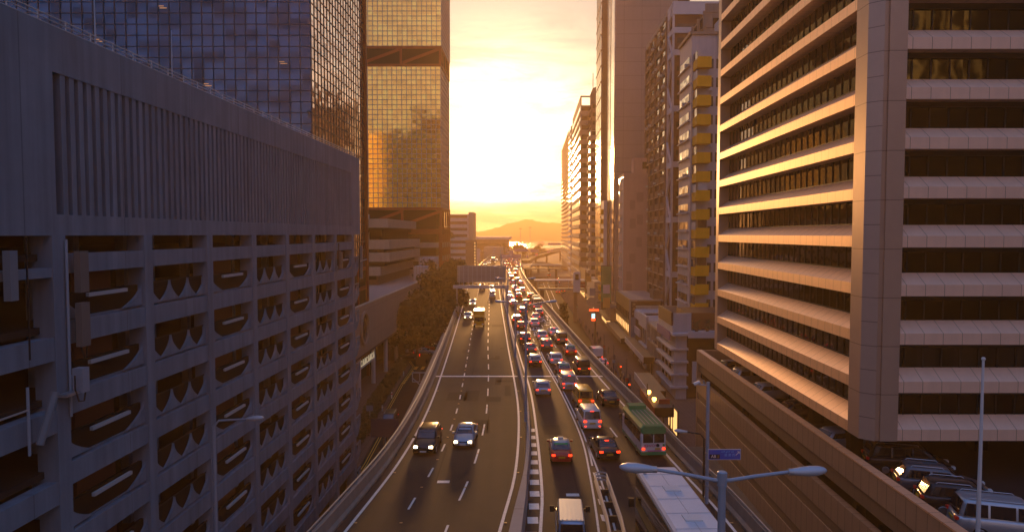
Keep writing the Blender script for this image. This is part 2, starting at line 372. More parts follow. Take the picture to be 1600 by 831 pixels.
# pale expansion joint across both carriageways
yj = 86.0
for a, b in ((xat(LE, yj) - .7, xat(ML, yj) + .5), (xat(MR, yj) - .8, xat(RE, yj) + .6)):
    mk.quad((a, yj - .3, .008), (b, yj - .3, .008), (b, yj + .35, .008), (a, yj + .35, .008))
for x, y in ((-5.0, 49.0), (6.0 - 1.8, 46.5)):  # pale repair patches
    mk.quad((x - .45, y - .25, .008), (x + .45, y - .25, .008), (x + .45, y + .25, .008), (x - .45, y + .25, .008))
rnd = random.Random(5)
for px_, py_ in ((820, 499), (829, 505), (843, 500), (852, 497), (857, 503), (833, 520), (812, 520), (838, 516)):   # painted lane lettering strokes
    g = ground(px_, py_)
    for k in range(9):
        x = g.x + rnd.uniform(-1.0, 1.0); y = g.y + rnd.uniform(-5, 5); w = rnd.uniform(.06, .12); l = rnd.uniform(.7, 2.2)
        if rnd.random() < .4: w, l = .5, .3
        mk.quad((x - w, y - l, .0075 + k * .0002), (x + w, y - l, .0075 + k * .0002), (x + w, y + l, .0075 + k * .0002), (x - w, y + l, .0075 + k * .0002))
tag(mk.build("road_markings", PAINT), kind="structure")
sm = MB()                                    # amber studs between the lane dashes
for ln, y0, y1, st_ in ((D1, 14, 200, 6.0), (D2, 14, 200, 7.5), (LE, 20, 160, 9.0), (ML, 20, 160, 9.0), (RE, 20, 160, 9.0)):
    y = y0 + 3.9
    while y < y1: x = xat(ln, y) + (.22 if ln in (LE, ML, RE) else 0); sm.raw(x - .09, x + .09, y - .07, y + .07, .009, .03); y += st_
tag(sm.build("road_studs", M("road_stud_amber", (.5, .30, .12), .5, var=.1)), kind="structure")
pm_ = MB(); rp2 = random.Random(14)          # darker tar repairs, drain gratings and seams
for k in range(34):
    y = rp2.uniform(34, 190); side = k % 2; a, c = (xat(LE, y) + .6, xat(ML, y) - .4) if side else (xat(MR, y) + .6, xat(RE, y) - .6)
    x = rp2.uniform(a, c); w = rp2.choice((.05, .05, .35, .8, 1.1)); l = rp2.uniform(2, 9) if w < .1 else rp2.uniform(.4, 2.6)
    pm_.quad((x - w, y - l, .0045), (x + w, y - l, .0045), (x + w + rp2.uniform(-.1, .1), y + l, .0045), (x - w, y + l, .0045))
tag(pm_.build("road_repairs", M("fresh_tar", (.027, .020, .017), .85, var=.3, vscale=2, spec=.2)), kind="structure")

# ------------------------------------------------------------------ streets on both sides at z = -8
s = MB(); s.quad((-60, -60, ST), (60, -60, ST), (40, 420, ST), (-60, 420, ST)); tag(s.build("street", ASPH2), kind="structure")
KERB = [(-17.3, 40), (-17.0, 60), (-17.1, 76.5), (-17.5, 88.5), (-18.9, 100), (-19.6, 118), (-19.8, 133), (-21.5, 139)]
pv = MB()
kl = [Vector((x, y, ST)) for x, y in KERB]
ribbon(pv, [Vector((-29.5, p.y, ST + .13)) for p in kl], [p + Vector((0, 0, .13)) for p in kl]); ribbon(pv, [p + Vector((0, 0, .13)) for p in kl], [p + Vector((0.02, 0, 0)) for p in kl])
tag(pv.build("pavement", PAVE), kind="structure")
pv = MB(); pts = [(15.4, 40), (15.4, 62), (17.8, 100), (18.3, 118), (18.2, 136), (19.2, 165), (20.0, 200), (21, 300), (22, 420)]
kr = [Vector((x, y, ST)) for x, y in pts]
ribbon(pv, [p + Vector((0, 0, .13)) for p in kr], [Vector((44, p.y, ST + .13)) for p in kr]); ribbon(pv, [p + Vector((-.02, 0, 0)) for p in kr], [p + Vector((0, 0, .13)) for p in kr])
tag(pv.build("pavement", PAVE), kind="structure")
ym = MB()
for d in (.35, .65):
    l = off(kl, d, .006); ribbon(ym, off(l, -.05), off(l, .05))
for k in range(6): ym.raw(-19.0 + k * 1.35, -18.4 + k * 1.35, 130.5, 133.5, ST + .004, ST + .009)
for k in range(9): ym.raw(-19.2 + .02 * k, -18.7, 118 + k * 1.3, 118.7 + k * 1.3, ST + .004, ST + .009)
tag(ym.build("yellow_road_markings", YPAINT), kind="structure")
wm = MB()
for k in range(16): wm.raw(13.9 - k * .03, 14.02 - k * .03, 96 + k * 9, 99 + k * 9, ST + .004, ST + .009)
for k in range(7): wm.raw(11.9 + k * .9, 12.4 + k * .9, 146, 149, ST + .004, ST + .009)
for dx in (0, 2.2): ribbon(wm, [Vector((13.2 + dx + .02 * y, 190 + y, ST + .006)) for y in range(0, 180, 6)], [Vector((13.4 + dx + .02 * y, 190 + y, ST + .006)) for y in range(0, 180, 6)])
tag(wm.build("street_markings", PAINT), kind="structure")
# ------------------------------------------------------------------ palette of the buildings
CARC = M("carpark_concrete", (0.17, 0.215, 0.265), 0.75, var=0.26, vscale=0.45, streak=0.42, bump=0.1, joints=(('Y', 5.93, 0.05, 0.2),), jdark=0.7)
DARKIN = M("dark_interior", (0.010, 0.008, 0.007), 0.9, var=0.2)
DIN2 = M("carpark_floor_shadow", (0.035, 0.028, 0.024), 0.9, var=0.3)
BRICKR = M("red_brown_panel", (0.13, 0.045, 0.028), 0.8, var=0.2)
TUBEW = M("white_bumper_rail", (0.42, 0.42, 0.43), 0.5, var=0.05)
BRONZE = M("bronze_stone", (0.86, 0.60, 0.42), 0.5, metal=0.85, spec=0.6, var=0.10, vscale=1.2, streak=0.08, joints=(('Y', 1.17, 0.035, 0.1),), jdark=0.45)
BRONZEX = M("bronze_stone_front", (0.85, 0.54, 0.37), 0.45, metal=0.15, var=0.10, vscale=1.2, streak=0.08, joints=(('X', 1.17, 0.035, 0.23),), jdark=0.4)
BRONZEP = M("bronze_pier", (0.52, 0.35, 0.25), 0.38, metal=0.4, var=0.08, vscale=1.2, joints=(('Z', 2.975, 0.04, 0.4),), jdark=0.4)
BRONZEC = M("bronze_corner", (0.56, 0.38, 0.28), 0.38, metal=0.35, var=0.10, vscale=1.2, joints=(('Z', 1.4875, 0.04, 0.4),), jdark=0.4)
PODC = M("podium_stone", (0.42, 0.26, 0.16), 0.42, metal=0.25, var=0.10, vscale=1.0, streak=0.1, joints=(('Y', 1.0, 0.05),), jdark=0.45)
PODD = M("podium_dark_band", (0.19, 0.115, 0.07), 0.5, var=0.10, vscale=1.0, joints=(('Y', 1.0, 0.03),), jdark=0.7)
BGLASS = M("bronze_tower_glass", (0.075, 0.07, 0.062), 0.04, metal=1.0, var=0.0, cells=(1.17, 1.17, 2.975), tilt=0.014)
NAVYSD = M("blue_glass_sky_sheen", (0.82, 0.72, 0.66), 0.05, metal=1.0, var=0.0, cells=(1.49, 1.49, 1.5), tilt=0.02, cellvar=0.4)  # same blue glass; the bright sky mirrored streetward is put into the colour
NAVYGL = M("dark_blue_glass", (0.035, 0.075, 0.155), 0.06, metal=1.0, var=0.25, vscale=0.05, cells=(1.49, 1.49, 1.5), tilt=0.03, cellvar=0.45)
GOLDGL = M("gold_reflection_glass", (1.0, 0.66, 0.17), 0.08, metal=1.0, var=0.15, vscale=0.15, cells=(1.5, 1.5, 1.5), tilt=0.018, cellvar=0.18)  # sunset reflection put into the tint of the panes
MULL = M("curtain_wall_mullion", (0.30, 0.27, 0.27), 0.45, metal=0.3, var=0.05)
MULLD = M("dark_mullion", (0.045, 0.045, 0.06), 0.45, metal=0.3, var=0.05)
REDST = M("red_brown_steel", (0.26, 0.06, 0.02), 0.6, var=0.15)
BEIGE = M("beige_concrete", (0.42, 0.31, 0.22), 0.8, var=0.2, vscale=0.6, streak=0.15)

# ------------------------------------------------------------------ multi-storey car park (near left)
def carpark():
    U = -17.9                                        # street face of the building
    t = thing("carpark_building", P(U - 14, 48, ST), "grey concrete multi-storey car park with fluted upper wall and scalloped balustrades", "car park")
    V = [25.75, 31.75, 37.8, 43.85, 49.8, 55.8, 62.0, 68.1]   # column lines
    Z0 = 16.5; FH = 2.735; OH = 1.86
    # upper box
    b = MB(); zl, zh, zb, zt = 18.75, 24.05, 17.95, 25.75
    vs, ve = 25.95, 67.5
    b.box(U - .95, U, vs - .2, ve + .2, zb, zl); b.box(U - .95, U, vs - .2, ve + .2, zh, zt)
    b.box(U - .95, U, 5, vs - .2, zb + .0, zt); b.box(U - .95, U, ve + .2, 71.0, zb, zt)
    b.box(U - 34, U - .95, 5, 71.0, zb + .002, zt - .4)
    b.box(U - 34, U - .952, 70.6, 71.003, zb + .3, zt)
    b.build("upper_wall", CARC, t)
    b = MB(); n = 80; p = (ve - vs) / n
    for k in range(n): b.box(U - .55, U - .03, vs + k * p + p * .47, vs + (k + 1) * p, zl, zh)
    f = b.build("louvre_fins", CARC, t); f["kind"] = "stuff"; del f["kind"]
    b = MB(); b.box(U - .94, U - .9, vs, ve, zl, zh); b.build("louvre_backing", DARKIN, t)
    b = MB()
    for z in (.14, .30, .46): b.tube([P(U - .3, 5, zt + z), P(U - .3, 70.8, zt + z)], .024, 6)
    v = 6
    while v < 70.8: b.tube([P(U - .3, v, zt), P(U - .3, v, zt + .5)], .026, 6); v += 1.5
    b.build("roof_railing", STEEL, t)
    # columns and floor bands
    for i, v in enumerate([6.4] + V):
        w = .33 if 1 < i < 8 else .36
        b = MB(); b.box(U - .75, U + .05, v - w, v + w, ST, zb); b.build("column", CARC, t)
    for k in range(8):
        top = Z0 - k * FH; b = MB(); z1 = (17.25 if k == 0 else Z0 - (k - 1) * FH - OH)
        b.box(U - .5, U, V[0], V[7], top, z1)
        b.box(U - .5, U + .012, 5, V[0] - .2, top - (.5 if k else .1), z1 - .5)
        b.build("floor_band", CARC, t)
    b = MB(); b.box(U - .5, U, V[0] - 8, V[7], -5.5, Z0 - 7 * FH - OH); b.build("floor_band", CARC, t)
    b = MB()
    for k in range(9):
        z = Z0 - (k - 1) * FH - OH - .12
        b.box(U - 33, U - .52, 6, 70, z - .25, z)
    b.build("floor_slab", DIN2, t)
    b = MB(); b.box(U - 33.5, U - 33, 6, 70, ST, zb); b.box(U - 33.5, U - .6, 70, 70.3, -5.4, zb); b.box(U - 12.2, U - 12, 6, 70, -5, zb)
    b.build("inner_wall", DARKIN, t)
    for i in range(7):
        for q in (.33, .72, ):
            v = V[i] + (V[i + 1] - V[i]) * q
            b = MB(); b.box(U - 2.6, U - 2.2, v - .2, v + .2, -5.4, zb); b.build("inner_column", CARC, t)
    # balustrades: odd bays one shallow cradle behind a panel and a white rail, even bays three scallops
    for i in range(7):
        a, c = V[i] + .36, V[i + 1] - .36
        for k in range(8):
            zf = Z0 - k * FH - OH                      # sill
            n = 1 if i % 2 == 0 else 3
            mbb = MB(); w = (c - a) / n; h = .98
            for s_ in range(n):                        # concave gussets rising to a point between the hanging dark shields
                x0 = a + s_ * w; x1 = x0 + w; ww = w * (.5 if n == 3 else .27); T = [j / 9 for j in range(10)]
                mbb.prism([P(U - .1, x0, zf + .12)] + [P(U - .1, x0 + ww * (1 - q) ** 2, zf + .12 + h * q) for q in T], (-.12, 0, 0))
                mbb.prism([P(U - .1, x1, zf + .12)] + [P(U - .1, x1 - ww * (1 - q) ** 2, zf + .12 + h * q) for q in T][::-1][:-1] + [P(U - .1, x1 - ww, zf + .12)], (-.12, 0, 0))
            mbb.box(U - .34, U - .27, a, c, zf + .02, zf + .09)
            g = mbb.build("scalloped_gusset", CARC, t)
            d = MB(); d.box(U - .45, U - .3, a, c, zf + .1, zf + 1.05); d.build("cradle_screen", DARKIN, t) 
            if n == 1:
                d = MB(); q0, q1 = a + (c - a) * .27, a + (c - a) * .76
                d.box(U - .9, U - .75, q0, q1, zf + .02, zf + OH - .02); d.build("red_brown_infill", BRICKR, t)
                d = MB(); d.box(U - .16, U - .03, q0, q1 + .05, zf + .84, zf + .99); d.build("bumper_rail", TUBEW, t)
            else:
                d = MB(); d.box(U - .28, U - .24, a, c, zf + 1.05, zf + 1.12); d.build("top_rail", DIN2, t)
    CL = M("carpark_tube_light", (.6, .5, .4), .5, var=0, emit=((1.0, .62, .28), 2.5))
    rr = random.Random(21)
    for q in range(22):
        i = rr.randrange(7); k = rr.randrange(8); v = V[i] + rr.uniform(1.2, 4.8); z = Z0 - k * FH - rr.uniform(.25, .5)
        b = MB(); b.box(U - 6 - rr.random() * 4, U - 5.9, v, v + .12, z - .06, z); b.build("ceiling_light", CL, t)
    # far end return with short balconies
    for k in range(9):
        zf = Z0 - k * FH - OH
        b = MB(); b.add([P(U, 68.45, zf), P(U, 70.4, zf), P(U - 2, 70.4, zf), P(U - 2, 68.45, zf), P(U, 68.45, zf - .85), P(U, 69.2, zf - .85), P(U - 2, 69.2, zf - .85), P(U - 2, 68.45, zf - .85)], [(0, 1, 2, 3), (4, 7, 6, 5), (0, 4, 5, 1), (1, 5, 6, 2), (2, 6, 7, 3), (3, 7, 4, 0)])
        b.prism([P(U - .05, 68.5, zf), P(U - .05, 69.3, zf), P(U - .05, 68.9, zf + .95)], (-.1, 0, 0)); b.prism([P(U - .05, 69.4, zf), P(U - .05, 70.3, zf), P(U - .05, 69.9, zf + .95)], (-.1, 0, 0))
        b.box(U - .1, U, 68.45, 70.4, zf + 1.0, zf + 1.1); b.box(U - .1, U, 70.3, 70.4, zf, zf + 1.0)
        b.build("end_balcony", CARC, t)
    b = MB(); b.box(U - 30, U - 1, 66, 69, ST, -5.4); b.build("ground_floor_core", DARKIN, t)
    return t
carpark()

# ------------------------------------------------------------------ bronze office tower and its parking podium (near right)
def bronze_tower():
    U = 20.4; VF, VB = 41.5, 76.0; Z0 = 5.3; FH = 2.975; NF = 17
    t = thing("office_tower", P(U + 15, 58, 2.6), "bronze stone office tower with long sloping sills and dark window bands", "office tower")
    ztop = Z0 + FH * NF + 1
    b = MB(); xl = U + SH * 42.2
    # piers: street-side near, chamfer, front, far end
    def pier(outline, name, mat):
        m_ = MB(); m_.prism([(x, y, Z0 - .02) for x, y in outline], (0, 0, ztop - Z0)); m_.build(name, mat, t)
    P2 = lambda u, v: (u + SH * v, v)
    a = P2(U, 43.65); c = P2(U, 42.15); d = (c[0] + .66, VF); e = (23.72, VF)
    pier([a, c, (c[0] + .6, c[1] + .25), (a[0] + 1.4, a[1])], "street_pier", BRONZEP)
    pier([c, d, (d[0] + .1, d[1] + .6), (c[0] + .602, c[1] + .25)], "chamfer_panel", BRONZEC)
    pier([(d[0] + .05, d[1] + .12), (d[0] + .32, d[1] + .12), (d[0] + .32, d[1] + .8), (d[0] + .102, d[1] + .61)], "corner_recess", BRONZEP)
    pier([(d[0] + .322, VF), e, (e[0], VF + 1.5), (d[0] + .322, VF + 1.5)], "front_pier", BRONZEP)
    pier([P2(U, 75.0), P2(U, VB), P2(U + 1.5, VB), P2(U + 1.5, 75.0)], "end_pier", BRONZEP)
    b.box(U + 1.5, U + 28, VF + 1.55, VB - .2, Z0 + .05, ztop - .1); b.build("core", DARKIN, t)
    X1 = 50.0
    for k in range(NF):
        z = Z0 + k * FH; v0, v1 = 43.66, 74.99
        # street side band: vertical fascia, sloping sill, window set back
        m_ = MB(); pr = [(0, 0), (0, .70), (1.05, 1.42), (1.25, 1.42), (1.25, 0)]
        m_.add([P(U + o, v, z + h) for v in (v0, v1) for o, h in pr], [(0, 1, 2, 3, 4), (9, 8, 7, 6, 5)] + [(i, 5 + i, 5 + (i + 1) % 5, (i + 1) % 5) for i in range(5)])
        m_.build("sloping_sill", BRONZE, t)
        g = MB(); g.quad(P(U + 1.15, v0, z + 1.42), P(U + 1.15, v1, z + 1.42), P(U + 1.15, v1, z + FH), P(U + 1.15, v0, z + FH))
        w = g.build("window_band", BGLASS, t)
        g = MB(); v = v0 + .9
        while v < v1: g.box(U + 1.08, U + 1.14, v - .03, v + .03, z + 1.42, z + FH - .01); v += 1.17
        g.box(U + 1.075, U + 1.148, v0, v1, z + 1.425, z + 1.5); g.build("mullion_frame", DARKM, w)
        # front band
        m_ = MB(); pr = [(0, 0), (0, .70), (.95, 1.38), (1.15, 1.38), (1.15, 0)]
        m_.add([(x, VF + o + .05, z + h) for x in (e[0] + .003, X1) for o, h in pr], [(0, 1, 2, 3, 4), (9, 8, 7, 6, 5)] + [(i, 5 + i, 5 + (i + 1) % 5, (i + 1) % 5) for i in range(5)])
        m_.build("sloping_sill", BRONZEX, t)
        g = MB(); g.quad((e[0] + .003, VF + 1.1, z + 1.38), (X1, VF + 1.1, z + 1.38), (X1, VF + 1.1, z + FH - .3), (e[0] + .003, VF + 1.1, z + FH - .3))
        w = g.build("window_band", BGLASS, t)
        g = MB(); g.raw(e[0] + .003, X1, VF + .9, VF + 1.3, z + FH - .32, z + FH - .003); x = e[0] + .9
        while x < X1: g.raw(x - .03, x + .03, VF + 1.03, VF + 1.09, z + 1.38, z + FH - .32); x += 1.17
        g.build("window_head", DARKM, w)
    for x, y in ((23.6, 47), (33, 48), (41, 48), (24.5, 55), (24.5, 66), (25, 74)):
        g = MB(); g.raw(x, x + .9, y, y + .9, 2.62, Z0 + .04); g.build("column", DARKIN, t)
    g = MB(); g.raw(26, 50, 62, 62.3, 2.62, Z0 + .04); g.build("undercroft_wall", DARKIN, t)
    return t
bronze_tower()
def podium():
    U = 20.06; t = thing("parking_podium", P(U + 14, 55, -6.5), "brown stone-clad parking podium with dark slot openings below the office tower", "parking podium")
    V0, V1 = 8.0, 82.5
    # bands of the street wall from the top: coping and parapet, dark band, pale band, opening, pale band, dark band, wall ...
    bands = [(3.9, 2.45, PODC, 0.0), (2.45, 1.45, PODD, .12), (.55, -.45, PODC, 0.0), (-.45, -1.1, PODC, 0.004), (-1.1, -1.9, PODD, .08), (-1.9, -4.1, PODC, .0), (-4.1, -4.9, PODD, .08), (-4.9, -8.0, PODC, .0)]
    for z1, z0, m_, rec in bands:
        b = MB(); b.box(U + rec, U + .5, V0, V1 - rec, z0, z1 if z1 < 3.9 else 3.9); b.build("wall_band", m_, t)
    b = MB(); b.box(U - .03, U + .55, V0, V1 + .03, 3.902, 4.0); b.build("coping", BRONZE, t)
    b = MB(); b.box(U + .5, U + 40, V0, V1, 2.4, 2.6); b.box(U + .5, U + 40, V0, V1, -.9, -.7); b.build("parking_deck", M("deck_asphalt", (.014, .013, .013), .85, var=.3, spec=.2), t)
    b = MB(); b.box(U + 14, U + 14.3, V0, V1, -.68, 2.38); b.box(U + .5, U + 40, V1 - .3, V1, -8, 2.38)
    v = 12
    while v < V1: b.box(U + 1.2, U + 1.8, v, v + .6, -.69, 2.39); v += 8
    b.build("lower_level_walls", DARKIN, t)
    b = MB(); b.box(U, U + 30, V1, V1 + .3, -8, 3.9); b.build("end_wall", PODC, t)
    b = MB()
    for k in range(7): b.raw(26 + k * 2.6, 26.1 + k * 2.6, 28, 33, 2.604, 2.609)
    b.raw(27, 50, 38.2, 38.35, 2.604, 2.609)
    b.build("bay_lines", PAINT, t)
podium()
# flat-roofed walkway slab at the foot of the podium
b = MB(); b.box(16.9, 20.05, 20, 78, -7.2, -6.5); o = b.build("walkway_roof", M("walkway_roof", (.12, .10, .08), .8, var=.3), None)
tag(o, "dark flat walkway roof running along the foot of the brown podium wall", "walkway roof")
b = MB(); b.box(16.75, 16.895, 20, 78.1, -7.3, -6.38); e_ = b.build("edge_coping", CONC, o)

# ------------------------------------------------------------------ twin glass towers (left)
def curtain(t, name, mat, mull, corner, nx, nz, cw, ch, axis, z0, mr=.06, dv=.0, every=1):
    """A glazed wall part with its mullion grid as a sub-part; axis 'u' faces the camera, axis 'v' faces the street."""
    u, v = corner; g = MB(); L = nx * cw; H = nz * ch
    if axis == 'u': g.quad(P(u - L, v, z0), P(u, v, z0), P(u, v, z0 + H), P(u - L, v, z0 + H))
    else: g.quad(P(u, v, z0), P(u, v + L, z0), P(u, v + L, z0 + H), P(u, v, z0 + H))
    w = g.build(name, mat, t); g = MB()
    for k in range(nx + 1):
        if axis == 'u': g.box(u - k * cw - mr, u - k * cw + mr, v - .09, v + .02, z0, z0 + H)
        else: g.box(u - .02, u + .09, v + k * cw - mr, v + k * cw + mr, z0, z0 + H)
    for k in range(nz + 1):
        if axis == 'u': g.box(u - L, u, v - .075, v + .02, z0 + k * ch - mr, z0 + k * ch + mr)
        else: g.box(u - .02, u + .075, v, v + L, z0 + k * ch - mr, z0 + k * ch + mr)
    g.build("mullion_grid", mull, w); return w
def navy_tower():
    u, v = -30.45, 95.0
    t = thing("glass_tower", P(u - 24, v + 15, ST), "dark blue glass tower with square panes rising behind the car park", "glass tower")
    b = MB(); b.box(u - 49, u - .04, v + .04, v + 29.9, ST, 62); b.build("core", DARKIN, t)
    b = MB(); b.box(u - 49, u - .02, v + 29.9, v + 30.0, ST, 62.2); b.build("rear_wall", M("sunset_tinted_rear", (.80, .72, .58), .5, var=.25, vscale=.12, joints=(('Z', 3.0, 1.2),), jdark=.55), t)  # unseen rear; sunset light put into its pale colour for the gold glass to mirror
    curtain(t, "camera_facing_glazing", NAVYGL, MULLD, (u, v), 33, 33, 1.49, 1.5, 'u', 12.2)
    curtain(t, "street_facing_glazing", NAVYSD, MULLD, (u, v + .02), 20, 33, 1.49, 1.5, 'v', 12.2)
    b = MB()
    for z in (12.0, 8.5): b.box(u - 49, u + .12, v - .12, v + 30, z - .5, z + .2)
    for k in range(6): b.box(u - .3, u + .14, v + k * 5.95 - .05, v + k * 5.95 + .4, ST, 11.5)
    for k in range(6): b.box(u - k * 6 - .4, u - k * 6, v - .14, v + .3, ST, 11.5)
    b.build("red_frame", REDST, t)
    b = MB(); b.box(u + .05, u + .5, v + 29.2, v + 29.9, ST, 62); b.build("corner_mast", REDST, t)
    rr = random.Random(4); LP_ = M("warm_office_light", (.5, .3, .15), .5, var=.6, vscale=3, emit=((1.0, .42, .12), .35))
    for i, k in ((2, 19), (9, 17), (12, 17), (22, 17), (19, 21), (13, 24), (1, 26), (5, 29), (25, 20), (17, 15), (21, 13)):
        x = u - (i + 1) * 1.49; z = 12.2 + k * 1.5; b = MB(); b.box(x + .25, x + 1.2, v - .03, v - .01, z + .62, z + .74); b.box(x + .1, x + .8, v - .03, v - .01, z + .9, z + 1.0); b.build("lit_pane", LP_, t)
navy_tower()
def gold_tower():
    u, v = -28.25, 212.0
    t = thing("glass_tower", P(u - 18, v + 10, ST), "golden glass tower with red-brown truss floor and open parking decks at its base", "glass tower")
    W = 36.0; D = 21.0
    b = MB(); b.box(u - W, u - .05, v + .05, v + D, 26, 76); b.box(u - W, u - .05, v + .05, v + D, 78.5, 100); b.box(u - W + 2, u - 2, v + 2, v + D - 2, 5, 100); b.build("core", DARKIN, t)
    curtain(t, "lower_camera_glazing", GOLDGL, MULL, (u, v), 24, 29, 1.5, 1.5, 'u', 26.2, mr=.09)
    curtain(t, "lower_street_glazing", GOLDGL, MULL, (u, v + .02), 14, 29, 1.5, 1.5, 'v', 26.2, mr=.09)
    curtain(t, "upper_camera_glazing", GOLDGL, MULL, (u + .3, v), 24, 17, 1.5, 1.5, 'u', 75.5, mr=.09)
    curtain(t, "upper_street_glazing", GOLDGL, MULL, (u + .3, v + .02), 14, 17, 1.5, 1.5, 'v', 75.5, mr=.09)
    b = MB()
    for z in (26.0, 69.8, 75.2): b.box(u - W, u + .25, v - .25, v + D, z - .5, z + .25)
    for z0, z1 in ((70, 75), (20.5, 25.5)):
        for k in range(3):
            x = u - k * 12
            b.box(x - .5, x + .2, v - .22, v + .5, z0, z1); b.box(x - 12, x, v - .2, v + .2, z0, z0 + .01)
            b.add([P(x - .4, v - .2, z1 - .9), P(x - .4, v - .2, z1), P(x - 11.6, v - .2, z0 + .9), P(x - 11.6, v - .2, z0), P(x - .4, v + .2, z1 - .9), P(x - .4, v + .2, z1), P(x - 11.6, v + .2, z0 + .9), P(x - 11.6, v + .2, z0)], [(0, 1, 2, 3), (7, 6, 5, 4), (0, 4, 5, 1), (1, 5, 6, 2), (2, 6, 7, 3), (3, 7, 4, 0)])
        for k in range(5):
            y = v + k * 5.2; b.box(u - .3, u + .24, y - .2, y + .3, z0, z1)
            if k < 4 and k in (0, 3):
                s0, s1 = (z1, z0) if k == 0 else (z0, z1)
                b.add([P(u + .2, y, s0 - .3), P(u + .2, y, s0 + .3), P(u + .2, y + 5, s1 + .3), P(u + .2, y + 5, s1 - .3), P(u - .1, y, s0 - .3), P(u - .1, y, s0 + .3), P(u - .1, y + 5, s1 + .3), P(u - .1, y + 5, s1 - .3)], [(0, 1, 2, 3), (7, 6, 5, 4), (0, 4, 5, 1), (1, 5, 6, 2), (2, 6, 7, 3), (3, 7, 4, 0)])
    for k in range(5): b.box(u - .4, u + .26, v + k * 5.2 - .2, v + k * 5.2 + .3, ST, 20.4)
    for k in range(4): b.box(u - k * 11.9 - .8, u - k * 11.9, v - .26, v + .5, ST, 20.4)
    b.box(u - .35, u - .1, v + .6, v + 1.0, ST, 100); b.box(u - W + .4, u - W + .8, v + .6, v + 1.0, ST, 100)
    b.build("red_frame", REDST, t)
    for z in (19.6, 15.4, 11.2, 7.0):
        b = MB(); b.box(u - W, u + .05, v - .15, v + D, z - 1.6, z); b.build("parking_deck_edge", BEIGE if z < 19 else REDST, t)
gold_tower()

# ------------------------------------------------------------------ unseen towers added behind the camera, only for their reflections in the glass
BROWNM = M("dark_brown_cladding", (0.022, 0.018, 0.015), 0.6, var=0.3, vscale=0.05, joints=(('Z', 3.4, 0.9),), jdark=0.5)
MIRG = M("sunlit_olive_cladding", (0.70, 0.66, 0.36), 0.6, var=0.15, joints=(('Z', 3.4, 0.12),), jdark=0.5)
def mirrored(x0, x1, y0, y1, z1, mat, lab, strips=0):
    t = thing("mirrored_tower", ((x0 + x1) / 2, (y0 + y1) / 2, ST), lab, "tower"); b = MB(); b.raw(x0, x1, y0, y1, ST, z1); b.build("wall", mat, t)
    for k in range(strips): w = (x1 - x0) / strips; b = MB(); b.raw(x0 + k * w + w * .45, x0 + (k + 1) * w, y1 + .05, y1 + .4, ST, z1); b.build("dark_window_strip", DARKIN, t)
mirrored(-68, -46, -80, -60, 104, BROWNM, "tall brown tower behind the camera, mirrored as the dark strip in the golden glass")
mirrored(125, 147, -145, -130, 104, MIRG, "olive striped tower behind the camera, mirrored in the bronze tower's upper windows", 4)
mirrored(60, 330, -175, -150, 104, BROWNM, "added wide dark slab far behind the camera, hiding bright sky from the mirroring windows")
mirrored(60, 320, -110, -85, 50, BROWNM, "low dark block behind the camera, mirrored in the bronze tower's lower windows")
# ------------------------------------------------------------------ the row of buildings on the right, beyond the bronze tower
WHITEW = M("white_render", (0.40, 0.37, 0.365), 0.8, var=0.15, streak=0.2)
YELLOWB = M("yellow_balcony_paint", (0.80, 0.345, 0.01), 0.6, var=0.15, streak=0.12)
GLINT = M("window_glass", (0.02, 0.02, 0.022), 0.07, spec=0.3, var=0.0, cells=(1.1, 1.1, 1.5), tilt=0.06)
DIMGL = M("dim_shop_glass", (0.014, 0.012, 0.011), 0.6, spec=0.0, var=0.2)
CURT = M("curtained_window", (0.45, 0.42, 0.38), 0.5, var=0.3, vscale=1.5)
OLDC = M("old_concrete", (0.24, 0.18, 0.14), 0.85, var=0.3, vscale=0.5, streak=0.35)
BROWNW = M("brown_tile_wall", (0.20, 0.12, 0.08), 0.75, var=0.2, streak=0.15)
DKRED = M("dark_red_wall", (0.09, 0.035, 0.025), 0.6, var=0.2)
WBAND = M("pale_band", (0.50, 0.46, 0.45), 0.7, var=0.12)
GREYPAN = M("grey_stone_panels", (0.27, 0.20, 0.165), 0.55, var=0.10, vscale=0.25, streak=0.10, joints=(('Z', 4.05, 0.10), ('X', 5.3, 0.08, 2.0)), jdark=0.5)
PINKW = M("pink_render", (0.45, 0.27, 0.21), 0.85, var=0.10, vscale=0.4, streak=0.12)
PINKD = M("pink_patch", (0.36, 0.21, 0.165), 0.85, var=0.10)
SHINY = M("polished_cladding", (0.55, 0.42, 0.30), 0.16, metal=0.85, var=0.1, cells=(1.2, 2.0, 4.05), tilt=0.02)
ORANGEB = M("ochre_band", (0.42, 0.24, 0.07), 0.7, var=0.2)
TEALC = M("green_netting", (0.06, 0.22, 0.09), 0.8, var=0.3)
LITW = M("lit_window", (0.5, 0.3, 0.1), 0.5, var=0.5, vscale=2.0, emit=((1.0, 0.55, 0.18), 1.2))
REDSIGN = M("red_led", (0.5, 0.02, 0.01), 0.5, var=0, emit=((1.0, 0.05, 0.01), 3.5))
CYANSIGN = M("cyan_screen", (0.2, 0.5, 0.6), 0.5, var=0, emit=((0.35, 0.85, 1.0), 2.2))
AMBER = M("amber_lamp_glass", (0.8, 0.4, 0.1), 0.5, var=0, emit=((1.0, 0.45, 0.08), 8.0))
ACM = M("air_conditioner_casing", (0.45, 0.42, 0.38), 0.6, var=0.2)
CANOPYR = M("red_fascia", (0.28, 0.03, 0.03), 0.5, var=0.2)
SIGNTXT = M("sign_lettering_white", (0.75, 0.72, 0.7), 0.5, var=0)
BLUEGREY = M("blue_grey_board", (0.16, 0.19, 0.25), 0.6, var=0.15)
rb_ = random.Random(11)

